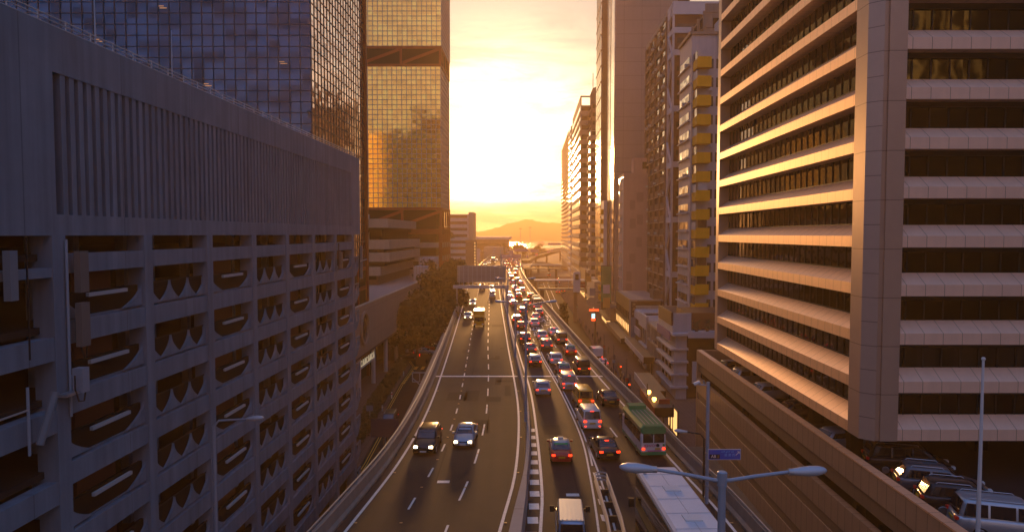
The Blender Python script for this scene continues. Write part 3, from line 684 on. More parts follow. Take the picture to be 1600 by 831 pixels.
def part(t, name, mat, *boxes):
    b = MB()
    for q in boxes: b.box(*q)
    return b.build(name, mat, t)
def text_mesh(name, s, size, mat, M4, parent, extrude=0.01, mirror=False):
    cu = bpy.data.curves.new(name, 'FONT'); cu.body = s; cu.size = size; cu.extrude = extrude; cu.align_x = 'CENTER'; cu.align_y = 'CENTER'; cu.resolution_u = 2
    tmp = bpy.data.objects.new("tmp_text", cu); COL.objects.link(tmp); bpy.context.view_layer.update()
    me = bpy.data.meshes.new_from_object(tmp.evaluated_get(bpy.context.evaluated_depsgraph_get())); bpy.data.objects.remove(tmp)
    if mirror: me.transform(Matrix.Diagonal((-1, 1, 1, 1))); me.flip_normals()
    off_ = WORLD.get(parent.name, Vector((0, 0, 0))); me.transform(Matrix.Translation(-off_) @ M4)
    me.materials.clear(); me.materials.append(mat)
    o = bpy.data.objects.new(name, me); COL.objects.link(o); o.parent = parent; KIDS.setdefault(parent.name, []).append(o); WORLD[o.name] = off_
    return o
FACE_CAM = Matrix.Rotation(math.pi / 2, 4, 'X')           # upright, read from the camera's side
def sill_facade(t, U, v0, v1, z0, z1, fh, glass, ledge, band, ledge_out=.25, gh=.5, ac=0, lit=0):
    """Street face: one window strip, one spandrel ledge per storey, now and then an air conditioner."""
    k = 0; z = z0
    while z + fh * .6 < z1:
        part(t, "window_strip", glass, (U - .02, U + .1, v0 + .2, v1 - .2, z + fh * (1 - gh), z + fh - .05))
        part(t, "floor_ledge", ledge, (U - ledge_out, U + .1, v0, v1, z - .08, z + .10))
        if band: part(t, "spandrel", band, (U - .06, U + .1, v0, v1, z + .1, z + fh * (1 - gh) - .02))
        for q in range(ac):
            v = rb_.uniform(v0 + .6, v1 - 1.4)
            part(t, "air_conditioner", ACM, (U - .62, U - .07, v, v + .75, z + .35, z + .85))
        z += fh; k += 1

# --- white apartments with yellow corner balconies
def yellow_flats():
    V = 120.0; t = thing("apartment_building", P(35, 128, ST), "white apartment tower with a stack of bright yellow corner balconies", "apartment building")
    part(t, "wall", WHITEW, (28.3, 42, 123.2, 133, ST, 53.5)); part(t, "stair_tower", WHITEW, (33.0, 40, 122.6, 126, 49, 56))
    part(t, "roof_ledge", OLDC, (27.9, 42, 122.9, 133.2, 53.4, 53.9))
    for k in range(16):
        z = 48.8 - 1.85 - 3.3 * k
        if z < 2: break
        b = MB(); b.box(28.7, 31.05, V, V + .12, z, z + 1.85); b.box(28.58, 28.70, V, 123.9, z, z + 1.55); b.box(28.7, 31.05, V + .12, 123.9, z, z + .14)
        o = b.build("yellow_balcony", YELLOWB, t)
        part(o, "glazing", GLINT if rb_.random() < .55 else CURT, (28.62, 28.68, V + .3, 123.6, z + 1.56, z + 2.9))
        part(o, "glazing", GLINT if rb_.random() < .6 else CURT, (29.0, 30.6, V + .2, V + .28, z + 1.86, z + 3.28)) if k in (9, 12) or rb_.random() < .3 else None
        part(o, "balcony_back", WHITEW, (28.75, 31.0, V + 1.6, V + 1.7, z + .14, z + 3.3))
        part(t, "window", GLINT, (31.5, 32.2, 123.12, 123.22, z + .5, z + 2.2)); part(t, "window", GLINT, (32.7, 33.3, 123.12, 123.22, z + .5, z + 2.2))
        part(t, "floor_ledge", WHITEW, (27.9, 28.32, 124.0, 133, z + 1.2, z + 1.4)); part(t, "window_strip", GLINT, (28.24, 28.31, 124.6, 132.4, z + 1.7, z + 3.0))
        if k % 3 == 1: part(t, "air_conditioner", ACM, (31.15, 31.9, 122.6, 123.1, z - .2, z + .45))
        if k % 2 == 0: part(t, "air_conditioner", ACM, (27.75, 28.25, 126 + (k % 5), 126.8 + (k % 5), z + 1.45, z + 2.0))
yellow_flats()
# --- weathered concrete block behind it
def old_block():
    V = 137.0; U = 33.8; t = thing("apartment_building", P(40, 144, ST), "weathered brown concrete block with open shelf-like floors, above and behind the yellow balconies", "apartment building")
    part(t, "wall", OLDC, (U + .5, 52, V, 152, ST, 62)); part(t, "parapet", OLDC, (U + .3, 52, V - .1, V + .4, 61.7, 63.4)); part(t, "roof_room", OLDC, (U + 5.3, 52, V + .6, 150, 61.9, 66.5))
    part(t, "roof_opening", DARKIN, (U + 1.8, U + 4.6, V - .06, V + .05, 58.6, 60.6))
    for k in range(20):
        z = 58.5 - 3.3 * k
        part(t, "floor_shelf", OLDC, (U - .2, U + .52, V, 152, z, z + .28)); part(t, "shelf_recess", DARKIN, (U + .44, U + .49, V + .4, 151.5, z + .3, z + 3.0))
        part(t, "floor_line", DKRED, (U + .5, 52, V - .04, V + .02, z + .1, z + .24))
    for q in (V, V + 5, V + 10): part(t, "column", OLDC, (U - .1, U + .5, q, q + .45, ST, 62))
old_block()
# --- dark tower with pale bands and zigzag bracing
def banded_tower():
    V = 152.0; U = 30.8; t = thing("office_tower", P(36, 158, ST), "slim dark red tower ringed by pale bands with white zigzag bracing on its street side", "office tower")
    part(t, "wall", DKRED, (U + .3, U + 11, V + .1, 158, ST, 66)); part(t, "roof_parapet", WBAND, (U - .1, U + 11, V - .25, 158, 66, 68.8))
    bz = [62.2, 54.6, 50.0 - 6.5, 31.4, 19.2, 7.0]
    for z in (62.0, 57.2, 45.0, 32.8, 20.6, 8.4): part(t, "pale_band", WBAND, (U - .1, U + 11, V - .2, 157.9, z, z + 1.25))
    z = 5.0
    while z < 64:
        part(t, "window_row", GLINT, (U + .9, U + 5.6, V + .02, V + .1, z, z + 1.1))
        z += 3.05
    edges = [68.8, 57.2, 45.0, 32.8, 20.6, 8.4, -3.8]
    for a, b_ in zip(edges, edges[1:]):
        b = MB(); m_ = (a + b_) / 2
        for (y0, z0), (y1, z1) in (((V + .4, a), (157.4, m_)), ((157.4, m_), (V + .4, b_))): b.tube([P(U, y0, z0), P(U, y1, z1)], .26, 5)
        b.build("zigzag_brace", WBAND, t)
    for v in (V - .1, 157.2): part(t, "corner_post", WBAND, (U - .12, U + .3, v, v + .5, ST, 66))
banded_tower()
# --- long brown residential face
def brown_block():
    U = 30.8; t = thing("apartment_building", P(40, 172, ST), "long brown apartment block crowded with ledges and air conditioners", "apartment building")
    part(t, "wall", BROWNW, (U, 50, 158.2, 186.7, ST, 67.5)); part(t, "parapet", BEIGE, (U - .2, U + .5, 158.2, 186.7, 67.4, 68.6))
    sill_facade(t, U, 158.4, 186.5, -4, 67, 3.1, GLINT, BEIGE, BROWNW, .35, .48, ac=2)
    for v in (158.2, 165.3, 172.4, 179.5, 186.3): part(t, "pilaster", BROWNW, (U - .45, U, v, v + .4, ST, 67.4))
brown_block()
# --- low pink building with patched front wall
def pink_block():
    V = 183.0; U = 24.0; t = thing("apartment_building", P(30, 188, ST), "plain pink rendered building with patched blank front wall, standing before the tall panelled tower", "apartment building")
    part(t, "wall", PINKW, (U + .3, U + 8, V, 192.6, ST, 33.6)); part(t, "parapet", PINKW, (U + .25, U + 8, V - .08, 192.6, 33.5, 34.2))
    for (a, b_, z0) in ((2.0, 3.4, 24.5), (3.8, 5.6, 26.6), (2.0, 3.6, 19.6), (3.9, 5.5, 20.6), (3.8, 5.3, 14.6), (2.0, 3.6, 10.2), (1.2, 2.6, 5.5), (1.0, 2.7, 2.2)):
        part(t, "wall_patch", PINKD, (U + a, U + b_, V - .03, V + .02, z0, z0 + 2.6))
    h = part(t, "roof_room", PINKW, (U + 3.2, U + 7.8, V + 2, V + 6, 34.0, 38.5)); part(h, "window", DARKIN, (U + 5.6, U + 7.4, V + 1.95, V + 2.0, 35.6, 37.4))
    sill_facade(t, U + .25, V + .6, 192.4, -4, 33, 3.4, GLINT, PINKW, PINKW, .25, .45, ac=0)
    for v in (V, V + 3, V + 6): part(t, "mullion", WBAND, (U, U + .3, v, v + .25, ST, 33))
pink_block()
# --- tall panelled tower with a mirror-bright street side
def panel_tower():
    V = 205.0; U = 24.0; t = thing("office_tower", P(34, 214, ST), "tall grey-brown stone panelled tower with a mirror-bright street edge", "office tower")
    part(t, "panel_wall", GREYPAN, (U + .5, U + 18.8, V, 226, ST, 97))
    for a, b_ in ((V + .3, V + 8.5), (V + 10.3, V + 20.5)): part(t, "polished_strip", SHINY, (U + .2, U + .48, a, b_, -4, 97))
    part(t, "dark_groove", DARKIN, (U + .35, U + .52, V + 8.5, V + 10.3, -4, 97))
    part(t, "roof_plant", DKRED, (U + 17, U + 23, V + 3, V + 12, 70, 90))
panel_tower()
def fin_tower():
    V = 230.0; U = 22.8; t = thing("office_tower", P(30, 240, ST), "very tall brown tower with thin glinting glass columns, left of the panelled tower", "office tower")
    part(t, "wall", BROWNW, (U + .4, U + 14, V, 249, ST, 103))
    for k in range(5): part(t, "glass_column", SHINY, (U, U + .38, V + 1 + k * 3.8, V + 2.6 + k * 3.8, -4, 103))
    for k in range(19): part(t, "floor_line", BROWNW, (U - .05, U + .39, V + .8, 249, 1 + k * 5.2, 1.5 + k * 5.2))
fin_tower()
def slice_block():
    U = 22.3; t = thing("apartment_building", P(23.2, 224, ST), "narrow grey slab with small ochre balconies, squeezed in below the tall towers", "apartment building")
    part(t, "wall", WBAND, (U + .5, U + 1.6, 219, 228, ST, 28.8))
    for k in range(10): part(t, "ochre_balcony", YELLOWB, (U - .5, U + .48, 219.6, 227, 24.5 - k * 3.1, 26 - k * 3.1))
slice_block()
def small_tower(name_label, U, V, V1, W, ztop, fh, wall, glass, band, ledge=.35, n=40, cat="apartment building", nm="apartment_building", front=True):
    t = thing(nm, P(U + W / 2, (V + V1) / 2, ST), name_label, cat); part(t, "wall", wall, (U, U + W, V, V1, ST, ztop))
    z = ztop - fh; k = 0
    while z > -5 and k < n:
        part(t, "window_strip", glass, (U - .04, U + .05, V + .5, V1 - .5, z + fh * .42, z + fh * .9)); part(t, "floor_ledge", band, (U - ledge, U, V, V1, z, z + fh * .36))
        if front: part(t, "window_strip", glass, (U + .6, U + W - .6, V - .04, V + .05, z + fh * .42, z + fh * .88)); part(t, "spandrel", band, (U - .02, U + W, V - .12, V, z, z + fh * .36))
        z += -fh; k += 1
    return t
HAZEW = M("far_cream_wall", (0.38, 0.30, 0.22), 0.8, var=0.15)
t = small_tower("slender tower with stubby corner balconies behind the tall brown tower", 22.0, 262, 268, 6, 57.5, 3.2, BEIGE, GLINT, BEIGE, .8)
t = small_tower("dark stepped tower with a rounded cap and thin rooftop mast", 24.2, 285, 300, 12, 72, 3.4, BROWNW, GLINT, BROWNW, .2, cat="office tower", nm="office_tower")
b = MB(); c = P(28.5, 292, 0); b.tube([(c[0], c[1], 71), (c[0], c[1], 77), (c[0], c[1], 79.5), (c[0], c[1], 80.5)], [4.2, 4.2, 3.2, 1.2], 18); b.build("rounded_cap", BROWNW, t)
b = MB(); b.tube([(c[0] - 3, c[1], 76), (c[0] - 3, c[1], 86)], .15, 6); b.build("mast", DARKM, t)
t = small_tower("broad cream tower with regular horizontal bands and an open roof frame", 20.8, 300, 360, 22, 74, 4.1, HAZEW, GLINT, BEIGE, .4, cat="office tower", nm="office_tower")
part(t, "roof_frame", BEIGE, (20.8, 21.3, 300, 360, 74, 78), (20.8, 42, 300, 300.4, 77.4, 78.1))
t = small_tower("narrow pale tower beside the cream banded one, its edge catching the sun", 23.4, 420, 445, 9, 84, 3.4, HAZEW, GLINT, WBAND, .5, front=False)
t = small_tower("farthest tall residential tower on the right, with bay windows and roof masts", 26.0, 480, 600, 24, 92, 3.2, HAZEW, GLINT, BEIGE, 1.0)
part(t, "roof_room", HAZEW, (29, 40, 485, 500, 92, 99))
for q in (486, 492, 499): part(t, "roof_mast", DARKM, (30, 30.4, q, q + .4, 92, 104))

# --- low buildings along the street
def low_hall():
    U, V0, V1, zt = 22.0, 154.0, 179.0, 3.3
    t = thing("shop_building", P(26, 166, ST), "low shop building with broad flat roof and ochre window bands", "shop building")
    part(t, "wall", DKRED, (U + .3, 29.3, V0, V1, ST, zt - .4)); part(t, "flat_roof", M("flat_roof_screed", (.30, .24, .21), .85, var=.25), (U + .2, 29.6, V0 - .3, V1, zt - .4, zt - .1))
    part(t, "ochre_fascia", ORANGEB, (U - .1, U + .25, V0 - .3, V1, zt - 2.9, zt - .05)); part(t, "corner_pier", BEIGE, (U - .12, U + 1.6, V0 - .35, V0, ST, zt - .05))
    for k, z in enumerate((-1.6, -4.4)):
        part(t, "window_strip", LITW if k else DIMGL, (U + .1, U + .28, V0 + .2, V1, z, z + 1.7)); part(t, "floor_ledge", ORANGEB, (U - .15, U + .3, V0 - .1, V1, z - .9, z - .05))
        for q in range(9): part(t, "window_post", BROWNW, (U, U + .29, V0 + 1 + q * 2.7, V0 + 1.3 + q * 2.7, z, z + 1.7))
    part(t, "roof_hut", BROWNW, (U + 5.6, U + 7.2, V0 + 1.2, V0 + 6, zt - .1, zt + 2.0))
low_hall()
def narrow_sign_block():
    U = 22.0; t = thing("shop_building", P(25, 143, ST), "narrow white-banded building with dark windows beside the vertical signboard", "shop building")
    part(t, "wall", DARKIN, (U + .3, 29, 139.8, 146.8, ST, 1.6)); 
    for z in (0.2, -3.2, -6.6): part(t, "white_band", WHITEW, (U, U + .4, 139.8, 146.8, z, z + 1.5))
    part(t, "roof", WBAND, (U + .2, 29, 139.8, 146.8, 1.7, 1.9)); part(t, "roof_terrace_wall", BEIGE, (U + .4, 34, 146.9, 147.3, ST, 2.6))
    b = MB()
    for z in (2.1, 2.5, 2.9): b.tube([P(U + .4, 140, z), P(32, 140, z)], .03, 5)
    b.build("roof_railing", STEEL, t)
narrow_sign_block()
def sign_column():
    t = thing("vertical_signboard", P(22.4, 150, -6.5), "tall vertical signboard, dark with characters above and plain blue-grey below", "signboard")
    part(t, "upper_board", DKRED, (21.75, 23.0, 149.7, 150, -.2, 3.2)); part(t, "lower_board", BLUEGREY, (21.75, 23.0, 149.7, 150, -5.4, -.2)); part(t, "mounting_post", DARKM, (22.3, 22.6, 150, 150.3, -8, 3))
    for k, ch in enumerate("大木中"):
        x, y, z = P(22.38, 149.68, 2.5 - k * 1.05); text_mesh("character", ch, .95, BEIGE, Matrix.Translation((x, y, z)) @ FACE_CAM, t, .01, True)
sign_column()
def white_block():
    U = 22.0; t = thing("shop_building", P(26, 134, ST), "slim white rendered shophouse with a bright blank top panel", "shop building")
    part(t, "wall", WHITEW, (U + .3, 29, 130.4, 139.6, ST, 1.4)); part(t, "top_panel", WHITEW, (U - .2, U + .3, 130.4, 139.6, -.4, 2.2))
    for q in (131.2, 133.6, 136.0, 138.0): part(t, "window", DARKIN, (U + .22, U + .32, q, q + 1.0, -3.6, -.6)); part(t, "window", DARKIN, (U + .22, U + .32, q, q + 1.0, -7.4, -4.4))
    for z in (-4.0, -7.9): part(t, "floor_ledge", WHITEW, (U - .25, U + .3, 130.4, 139.6, z, z + .25))
white_block()
def loggia_block():
    U = 22.0; t = thing("shop_building", P(26, 124, ST), "beige shophouse with a grid of open loggias and planters", "shop building")
    part(t, "wall", BROWNW, (U + 1.3, 29, 118.6, 130.2, ST, 1.0)); part(t, "roof", BEIGE, (U, 29, 118.6, 130.2, 1.0, 1.4)); part(t, "roof_hut", WBAND, (U + .6, U + 2.4, 121, 122.8, 1.4, 2.1))
    for z in (-2.0, -5.0): part(t, "floor_slab", BEIGE, (U, U + 1.3, 118.6, 130.2, z, z + .35)); part(t, "planter", DKRED, (U + .1, U + .4, 119.5, 124, z + .35, z + .8))
    for v in (118.6, 122.4, 126.2, 129.8): part(t, "column", BEIGE, (U - .05, U + 1.3, v, v + .4, ST, 1.0))
loggia_block()
def terrace_block():
    U, V0, V1 = 22.0, 106.0, 118.4; t = thing("shop_building", P(28, 112, ST), "white corner building with stacked cornices, purple sign strip and a roof terrace", "shop building")
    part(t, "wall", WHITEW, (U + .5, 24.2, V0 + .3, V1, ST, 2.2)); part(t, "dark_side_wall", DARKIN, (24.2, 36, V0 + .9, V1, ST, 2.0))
    part(t, "roof_terrace", WBAND, (U - .2, 37, V0 - .4, V1, 2.2, 2.6)); part(t, "terrace_lip", WBAND, (24.2, 37, V0 - .6, V0 - .4, 1.9, 2.9))
    part(t, "brown_roof_sign", DKRED, (U - .1, U + .2, V0 + 1.2, V1 - .2, 3.6, 5.7)); part(t, "sign_base", WHITEW, (U - .05, U + .25, V0 + .3, V1, 2.6, 3.6)); part(t, "terrace_wall", WHITEW, (U + .2, 25.0, V0 + .9, V0 + 1.15, 2.6, 5.6))
    part(t, "purple_sign_strip", M("purple_board", (.12, .06, .22), .6, var=.15), (U - .3, U - .1, V0 + 1.5, V1 - .1, 1.2, 2.6))
    part(t, "white_side_hoarding", WBAND, (25.2, 26.8, V0 + .78, V0 + .9, -5.5, -2.0))
    for k, z in enumerate((-.1, -2.1, -4.1, -6.1)):
        part(t, "cornice", WHITEW, (U - .45, 24.4, V0 - .15, V1, z, z + .3)); 
        if k < 3: part(t, "window_strip", DIMGL, (U + .42, U + .52, V0 + 1.4, V1 - .3, z - 1.6, z - .25)); part(t, "pier", WHITEW, (U + .2, U + .7, V0 + .1, V0 + 1.3, z - 1.7, z))
        for q in range(4): part(t, "window_post", WHITEW, (U + .3, U + .5, V0 + 2.4 + q * 2.9, V0 + 2.7 + q * 2.9, z - 1.7, z)) if k < 3 else None
    part(t, "terrace_room", DKRED, (25.0, 37, V0 + 3.2, V1 - .3, 2.6, 5.4))
    for q in range(4):
        x = 26 + q * 1.7; tr = MB(); r_ = random.Random(q)
        for j in range(60):
            a = Vector((r_.gauss(0, .4), r_.gauss(0, .3), r_.uniform(0, 1.6))); d = Vector((r_.uniform(-1, 1), r_.uniform(-1, 1), r_.uniform(-.4, 1))).normalized() * .22; e = d.cross(Vector((r_.random(), r_.random(), 1))).normalized() * .12
            c = Vector(P(x, V0 + 1.6, 2.9)) + a; tr.add([c - d, c + e, c + d, c - e], [(0, 1, 2, 3)])
        o = tr.build("potted_plant", HILLM); pb = MB(); pc = P(x, V0 + 1.6, 2.6); pb.tube([(pc[0], pc[1], 2.6), (pc[0], pc[1], 3.1)], [.22, .32], 10); pb.build("plant_pot", DKRED, o)
        tag(o, "bushy potted plant on the white corner building's roof terrace", "potted plant", "potted plants on the roof terrace")
terrace_block()
# street canopies
def canopy(label, u0, u1, v0, v1, z, fascia, lamps=0):
    t = thing("street_canopy", P((u0 + u1) / 2, (v0 + v1) / 2, ST), label, "canopy")
    part(t, "roof_panel", M("canopy_roof", (.10, .075, .06), .7, var=.3), (u0, u1, v0, v1, z, z + .2)); part(t, "fascia", fascia, (u0 - .12, u0, v0 - .12, v1, z - .75, z + .3)); part(t, "end_fascia", DARKIN, (u0, u1, v0 - .12, v0, z - .9, z + .25))
    for v in (v0 + 1, (v0 + v1) / 2, v1 - 1): part(t, "post", DARKM, (u1 - .3, u1 - .15, v, v + .15, ST, z))
    for k in range(lamps):
        b = MB(); c = P(u0 + .55, v0 + 3.2 + k * 4.0, z + .2); b.tube([c, (c[0], c[1], c[2] + .25), (c[0], c[1], c[2] + .5), (c[0], c[1], c[2] + .58)], [.1, .28, .26, .05], 10); b.build("amber_lamp", AMBER, t)
    return t
t = canopy("dark flat canopy with red fascia and two glowing amber lamps on top", 15.0, 17.4, 83.0, 93.5, -3.5, CANOPYR, 2)
part(t, "red_sign_box", CANOPYR, (15.9, 17.3, 85.0, 85.2, -3.3, -2.7))
canopy("long narrow shop canopy with pale fascia behind the red one", 16.2, 18.6, 94.2, 107, -4.0, WHITEW, 0)
canopy("long white shop canopy under the vertical signboard", 20.0, 21.9, 122, 146, -4.3, WHITEW, 0)
canopy("brown arcade canopy along the low ochre shop building", 19.6, 21.8, 150, 179, -5.2, BROWNW, 0)
for k, v in enumerate((86, 89)):
    b = MB(); b.box(18.4, 18.5, v, v + 2.2, -7.6, -4.6); o = b.build("lit_shop_window", LITW); tag(o, "warm lit shop window under the red canopy, " + ("nearer of two" if k == 0 else "farther of two"), "shop window", "lit shop windows"); b = MB(); b.box(18.45, 18.6, v - .15, v + 2.35, -7.86, -4.4); b.build("window_frame", DARKM, o)
# wall strip of shopfronts far down the street
for k, (v0, v1, zt, m_, lab) in enumerate(((180.2, 204, -1.5, BROWNW, "brown one-storey shopfront row at the foot of the pink building"), (229, 260, 2.0, BEIGE, "beige shopfront row under the tall brown tower"), (269, 299, 4.0, BROWNW, "dim shopfront row under the stepped tower"))):
    t = thing("shopfront", P(22, (v0 + v1) / 2, ST), lab, "shopfront"); part(t, "wall", m_, (20.8, 23.5, v0, v1, ST, zt)); part(t, "shop_window", LITW, (20.72, 20.8, v0 + 1, v1 - 1, -7, -5.2)); part(t, "awning", DKRED, (19.6, 20.8, v0, v1, -4.9, -4.7))
def hanging(name, label, boxes, cat="shop sign"):
    m0 = boxes[0]; t = thing(name, P(m0[2], m0[4], m0[6]), label, cat)
    for nm, mt_, *q in boxes: part(t, nm, mt_, tuple(q))
    return t
hanging("shop_sign", "red glowing bar sign over a small cyan screen", [("red_bar", REDSIGN, 13.4, 15.6, 160, 160.2, .0, .35), ("cyan_screen", CYANSIGN, 14.0, 14.7, 160, 160.2, -1.7, -.7), ("red_box", REDSIGN, 13.9, 14.8, 160, 160.2, -2.3, -1.75), ("support_arm", DARKM, 14.6, 15.0, 160.2, 160.4, -8, 0.0)])
hanging("green_netting_sign", "tall green netting panel hanging from a building front", [("green_panel", TEALC, 19.4, 22.2, 192, 192.2, -1.0, 9.0), ("panel_frame", DARKM, 19.3, 22.3, 192.2, 192.35, -3.2, 9.2)], "netting panel")
def round_sign():
    g = Vector(P(17.8, 205, -2.5)); t = thing("round_sign", g, "round tan disc sign leaning out over the pavement", "shop sign"); b = MB()
    b.tube([g + Vector((0, -.15, 0)), g + Vector((0, .15, 0))], 1.6, 20); b.build("disc", BEIGE, t); part(t, "bracket", DARKM, (17.8, 22.5, 205, 205.2, -2.6, -2.4))
round_sign()
for k, (u, v, z, m_, lab) in enumerate(((18.3, 176, -1, ORANGEB, "ochre projecting sign nearest the low shop hall"), (18.0, 214, -1.2, BLUEGREY, "grey-blue projecting sign beside the round disc"), (18.6, 236, 1.5, ORANGEB, "high ochre projecting sign under the brown tower"), (17.5, 250, -2, CANOPYR, "dark red projecting sign far along the street"), (18.9, 182, 2.2, WBAND, "white projecting box sign above the shop row"))):
    t = thing("shop_sign", P(u, v, z), lab, "shop sign"); part(t, "board", m_, (u, u + 1.8, v, v + .25, z, z + 2.6 - .3 * (k % 3))); part(t, "bracket", DARKM, (u + 1.8, 22.8, v + .05, v + .15, z + 1, z + 1.12))

# ------------------------------------------------------------------ left side beyond the car park
def disc_wall():
    U = -26.5; t = thing("podium_building", P(U - 15, 160, ST), "long low stone building with a round window, paved roof and shops below", "podium building")
    WALLM = M("buff_stone_wall", (0.34, 0.23, 0.165), 0.7, var=0.12, streak=0.12, joints=(('Y', 2.4, .05), ('Z', 3.8, .06, 1.2)), jdark=.7)
    part(t, "street_wall", WALLM, (U - .6, U, 95.2, 228, -.8, 6.8)); part(t, "coping", BEIGE, (U - .65, U + .06, 95.2, 228, 6.8, 6.95)); part(t, "end_wall", WALLM, (U - 1.4, U - .6, 227.6, 228, -8, 6.8))
    part(t, "roof_deck", M("terrace_tiles", (.30, .24, .21), .8, var=.2, joints=(('X', 1.5, .06), ('Y', 1.5, .06)), jdark=.7), (U - 34, U - .6, 126, 211, 5.4, 5.7))
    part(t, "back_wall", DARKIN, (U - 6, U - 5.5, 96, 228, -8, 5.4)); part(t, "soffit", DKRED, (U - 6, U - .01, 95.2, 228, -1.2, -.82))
    for v in (98.5, 108, 118, 128, 138, 150, 162, 176): 
        b = MB(); c = P(U - 1.2, v, 0); b.tube([(c[0], c[1], ST), (c[0], c[1], -1)], .38, 12); b.build("column", WBAND, t)
    # round window: dark disc in a proud rim
    c = Vector(P(U, 107, 3.2)); b = MB(); n = 36; rim = []
    for rr, xo in ((2.75, .02), (2.75, .32), (2.35, .32), (2.35, .05)): rim.append([c + Vector((xo, math.cos(q * 2 * math.pi / n) * rr, math.sin(q * 2 * math.pi / n) * rr)) for q in range(n)])
    b.rings(rim, caps=False); w = b.build("round_window_rim", WALLM, t); b = MB(); b.add([c + Vector((.06, math.cos(q * 2 * math.pi / n) * 2.4, math.sin(q * 2 * math.pi / n) * 2.4)) for q in range(n)], [tuple(range(n))]); b.build("round_window_pane", GLINT, w)
    for v in (112, 120, 134): part(t, "shop_window", LITW if v == 112 else GLINT, (U - 5.45, U - 5.3, v, v + 5, -7.2, -3.4)); 
    s_ = MB(); z = -2.6
    part(t, "sign_rail", WHITEP, (U - .9, U - .8, 107.5, 117.5, -3.5, -3.38))
    rr = random.Random(2)
    for k in range(8):                                  # mounted letters, too far off to read
        v = 108 + k * 1.2; x = U - .84
        if k % 3 == 0: s_.tube([P(x, v + .45 + .42 * math.cos(q * .7), z - .1 + .48 * math.sin(q * .7)) for q in range(1, 9)], .09, 5)
        else:
            s_.tube([P(x, v + .1, z - .6), P(x, v + .45, z + .45)], .09, 5); s_.tube([P(x, v + .45, z + .45), P(x, v + .85, z - .6)], .09, 5)
            if k % 2: s_.tube([P(x, v + .25, z - .2), P(x, v + .7, z - .2)], .07, 5)
    s_.build("lettering", M("letter_metal", (.75, .68, .55), .4, var=0, emit=((1, .8, .5), .25)), t)
    for v0, v1, u0, u1, zt in ((180, 186, -31.5, -28, 9.5), (192, 202, -32, -27.8, 11.3)):
        part(t, "roof_plant_box", WBAND, (u0, u1, v0, v1, 5.7, zt))
        for k in range(5): part(t, "plant_fin", BEIGE, (u0 + .1 + k * .75, u0 + .25 + k * .75, v0 - .2, v0, 5.7, zt + .2))
disc_wall()
def stepped_decks():
    t = thing("parking_ramp_building", P(-40, 180, ST), "buff concrete building of open stepped parking decks between the two glass towers", "parking building")
    part(t, "core", DARKIN, (-60, -38, 172, 209, 5.7, 19)); part(t, "pale_wall", WBAND, (-46, -41, 165, 172, 13, 23))
    for z, u1, v0 in ((19.6, -35.5, 168), (14.4, -34.4, 164), (11.4, -34.4, 164), (8.0, -36.5, 164)):
        part(t, "deck_edge", BEIGE, (-60, u1, v0, 209, z, z + 2.2)); part(t, "deck_shadow_wall", DARKIN, (-59, u1 - 1.5, v0 + 1.5, 208, z - 1.0, z - .01))
    part(t, "lower_wall", BROWNW, (-58, -37.5, 166, 208, 5.7, 8.0))
stepped_decks()
def white_office():
    t = small_tower("white office block with rows of small windows at the end of the left side", -52, 420, 440, 12.6, 30.2, 3.9, WBAND, GLINT, WHITEW, .2, cat="office building", nm="office_building")
    part(t, "side_wing", HAZEW, (-39.4, -36.5, 421, 441, ST, 31.5))
white_office()
def grey_block():
    t = thing("office_building", P(-36.2, 385, ST), "dark narrow block with a strip of small lights down its edge, below the white office", "office building")
    part(t, "wall", BROWNW, (-37.2, -32.3, 380, 395, ST, 14.8))
    for k in range(12): part(t, "edge_light", LITW, (-32.25, -31.9, 380.2, 380.8, -6 + k * 1.7, -5.2 + k * 1.7))
grey_block()
def ferry_hall():
    t = thing("terminal_building", P(-38, 640, ST), "long low waterfront hall with flat overhanging roof", "terminal building")
    part(t, "roof", WBAND, (-54, -20.5, 600, 680, 13.4, 15.8)); part(t, "wall", BEIGE, (-50, -23, 606, 675, ST, 13.4)); part(t, "window_strip", GLINT, (-49, -24, 605.9, 606.02, 4, 10)); part(t, "front_block", HAZEW, (-40, -24, 560, 600, ST, 7.5)); part(t, "white_panel", WHITEW, (-43, -39.5, 515, 516, -2, 7))
ferry_hall()
# ------------------------------------------------------------------ vehicles
def paint(name, c, rough=.28, metal=.0): return M(name, c, rough, metal=metal, var=0.04, vscale=1.0, coat=0.6)
PNT = {'black': paint("black_paint", (.012, .012, .014)), 'silver': paint("silver_paint", (.42, .44, .47), .3, .5), 'white': paint("white_paint", (.66, .65, .63)), 'bluesilver': paint("pale_blue_paint", (.30, .38, .48), .3, .4),
       'red': paint("taxi_red_paint", (.42, .03, .02)), 'yellow': paint("yellow_paint", (.85, .37, .02)), 'green': paint("green_paint", (.035, .26, .10)), 'grey': paint("grey_paint", (.11, .11, .12), .3, .4), 'maroon': paint("maroon_paint", (.09, .015, .018)),
       'cream': paint("cream_paint", (.66, .64, .64)), 'gold': paint("champagne_paint", (.40, .32, .22), .3, .4), 'navy': paint("navy_paint", (.02, .03, .07))}
CGL = M("car_glass", (0.012, 0.013, 0.016), 0.05, spec=0.8, var=0); TYRE = M("tyre_rubber", (.015, .015, .015), .85, var=.1); RIM = M("alloy_rim", (.40, .40, .41), .35, metal=.8, var=.05)
TAIL = M("lit_tail_light", (.5, .02, .01), .3, var=0, emit=((1.0, .035, .008), 3.2)); TAILD = M("dim_tail_light", (.35, .02, .015), .3, var=0, emit=((1.0, .03, .01), .03))
HEAD = M("lit_head_light", (.9, .85, .7), .2, var=0, emit=((1.0, .72, .38), 11.0)); HEADD = M("unlit_head_light", (.6, .6, .6), .15, var=0); PLATE = M("yellow_number_plate", (.60, .36, .03), .5, var=.05); PLATEW = M("white_number_plate", (.7, .7, .68), .5, var=.05)
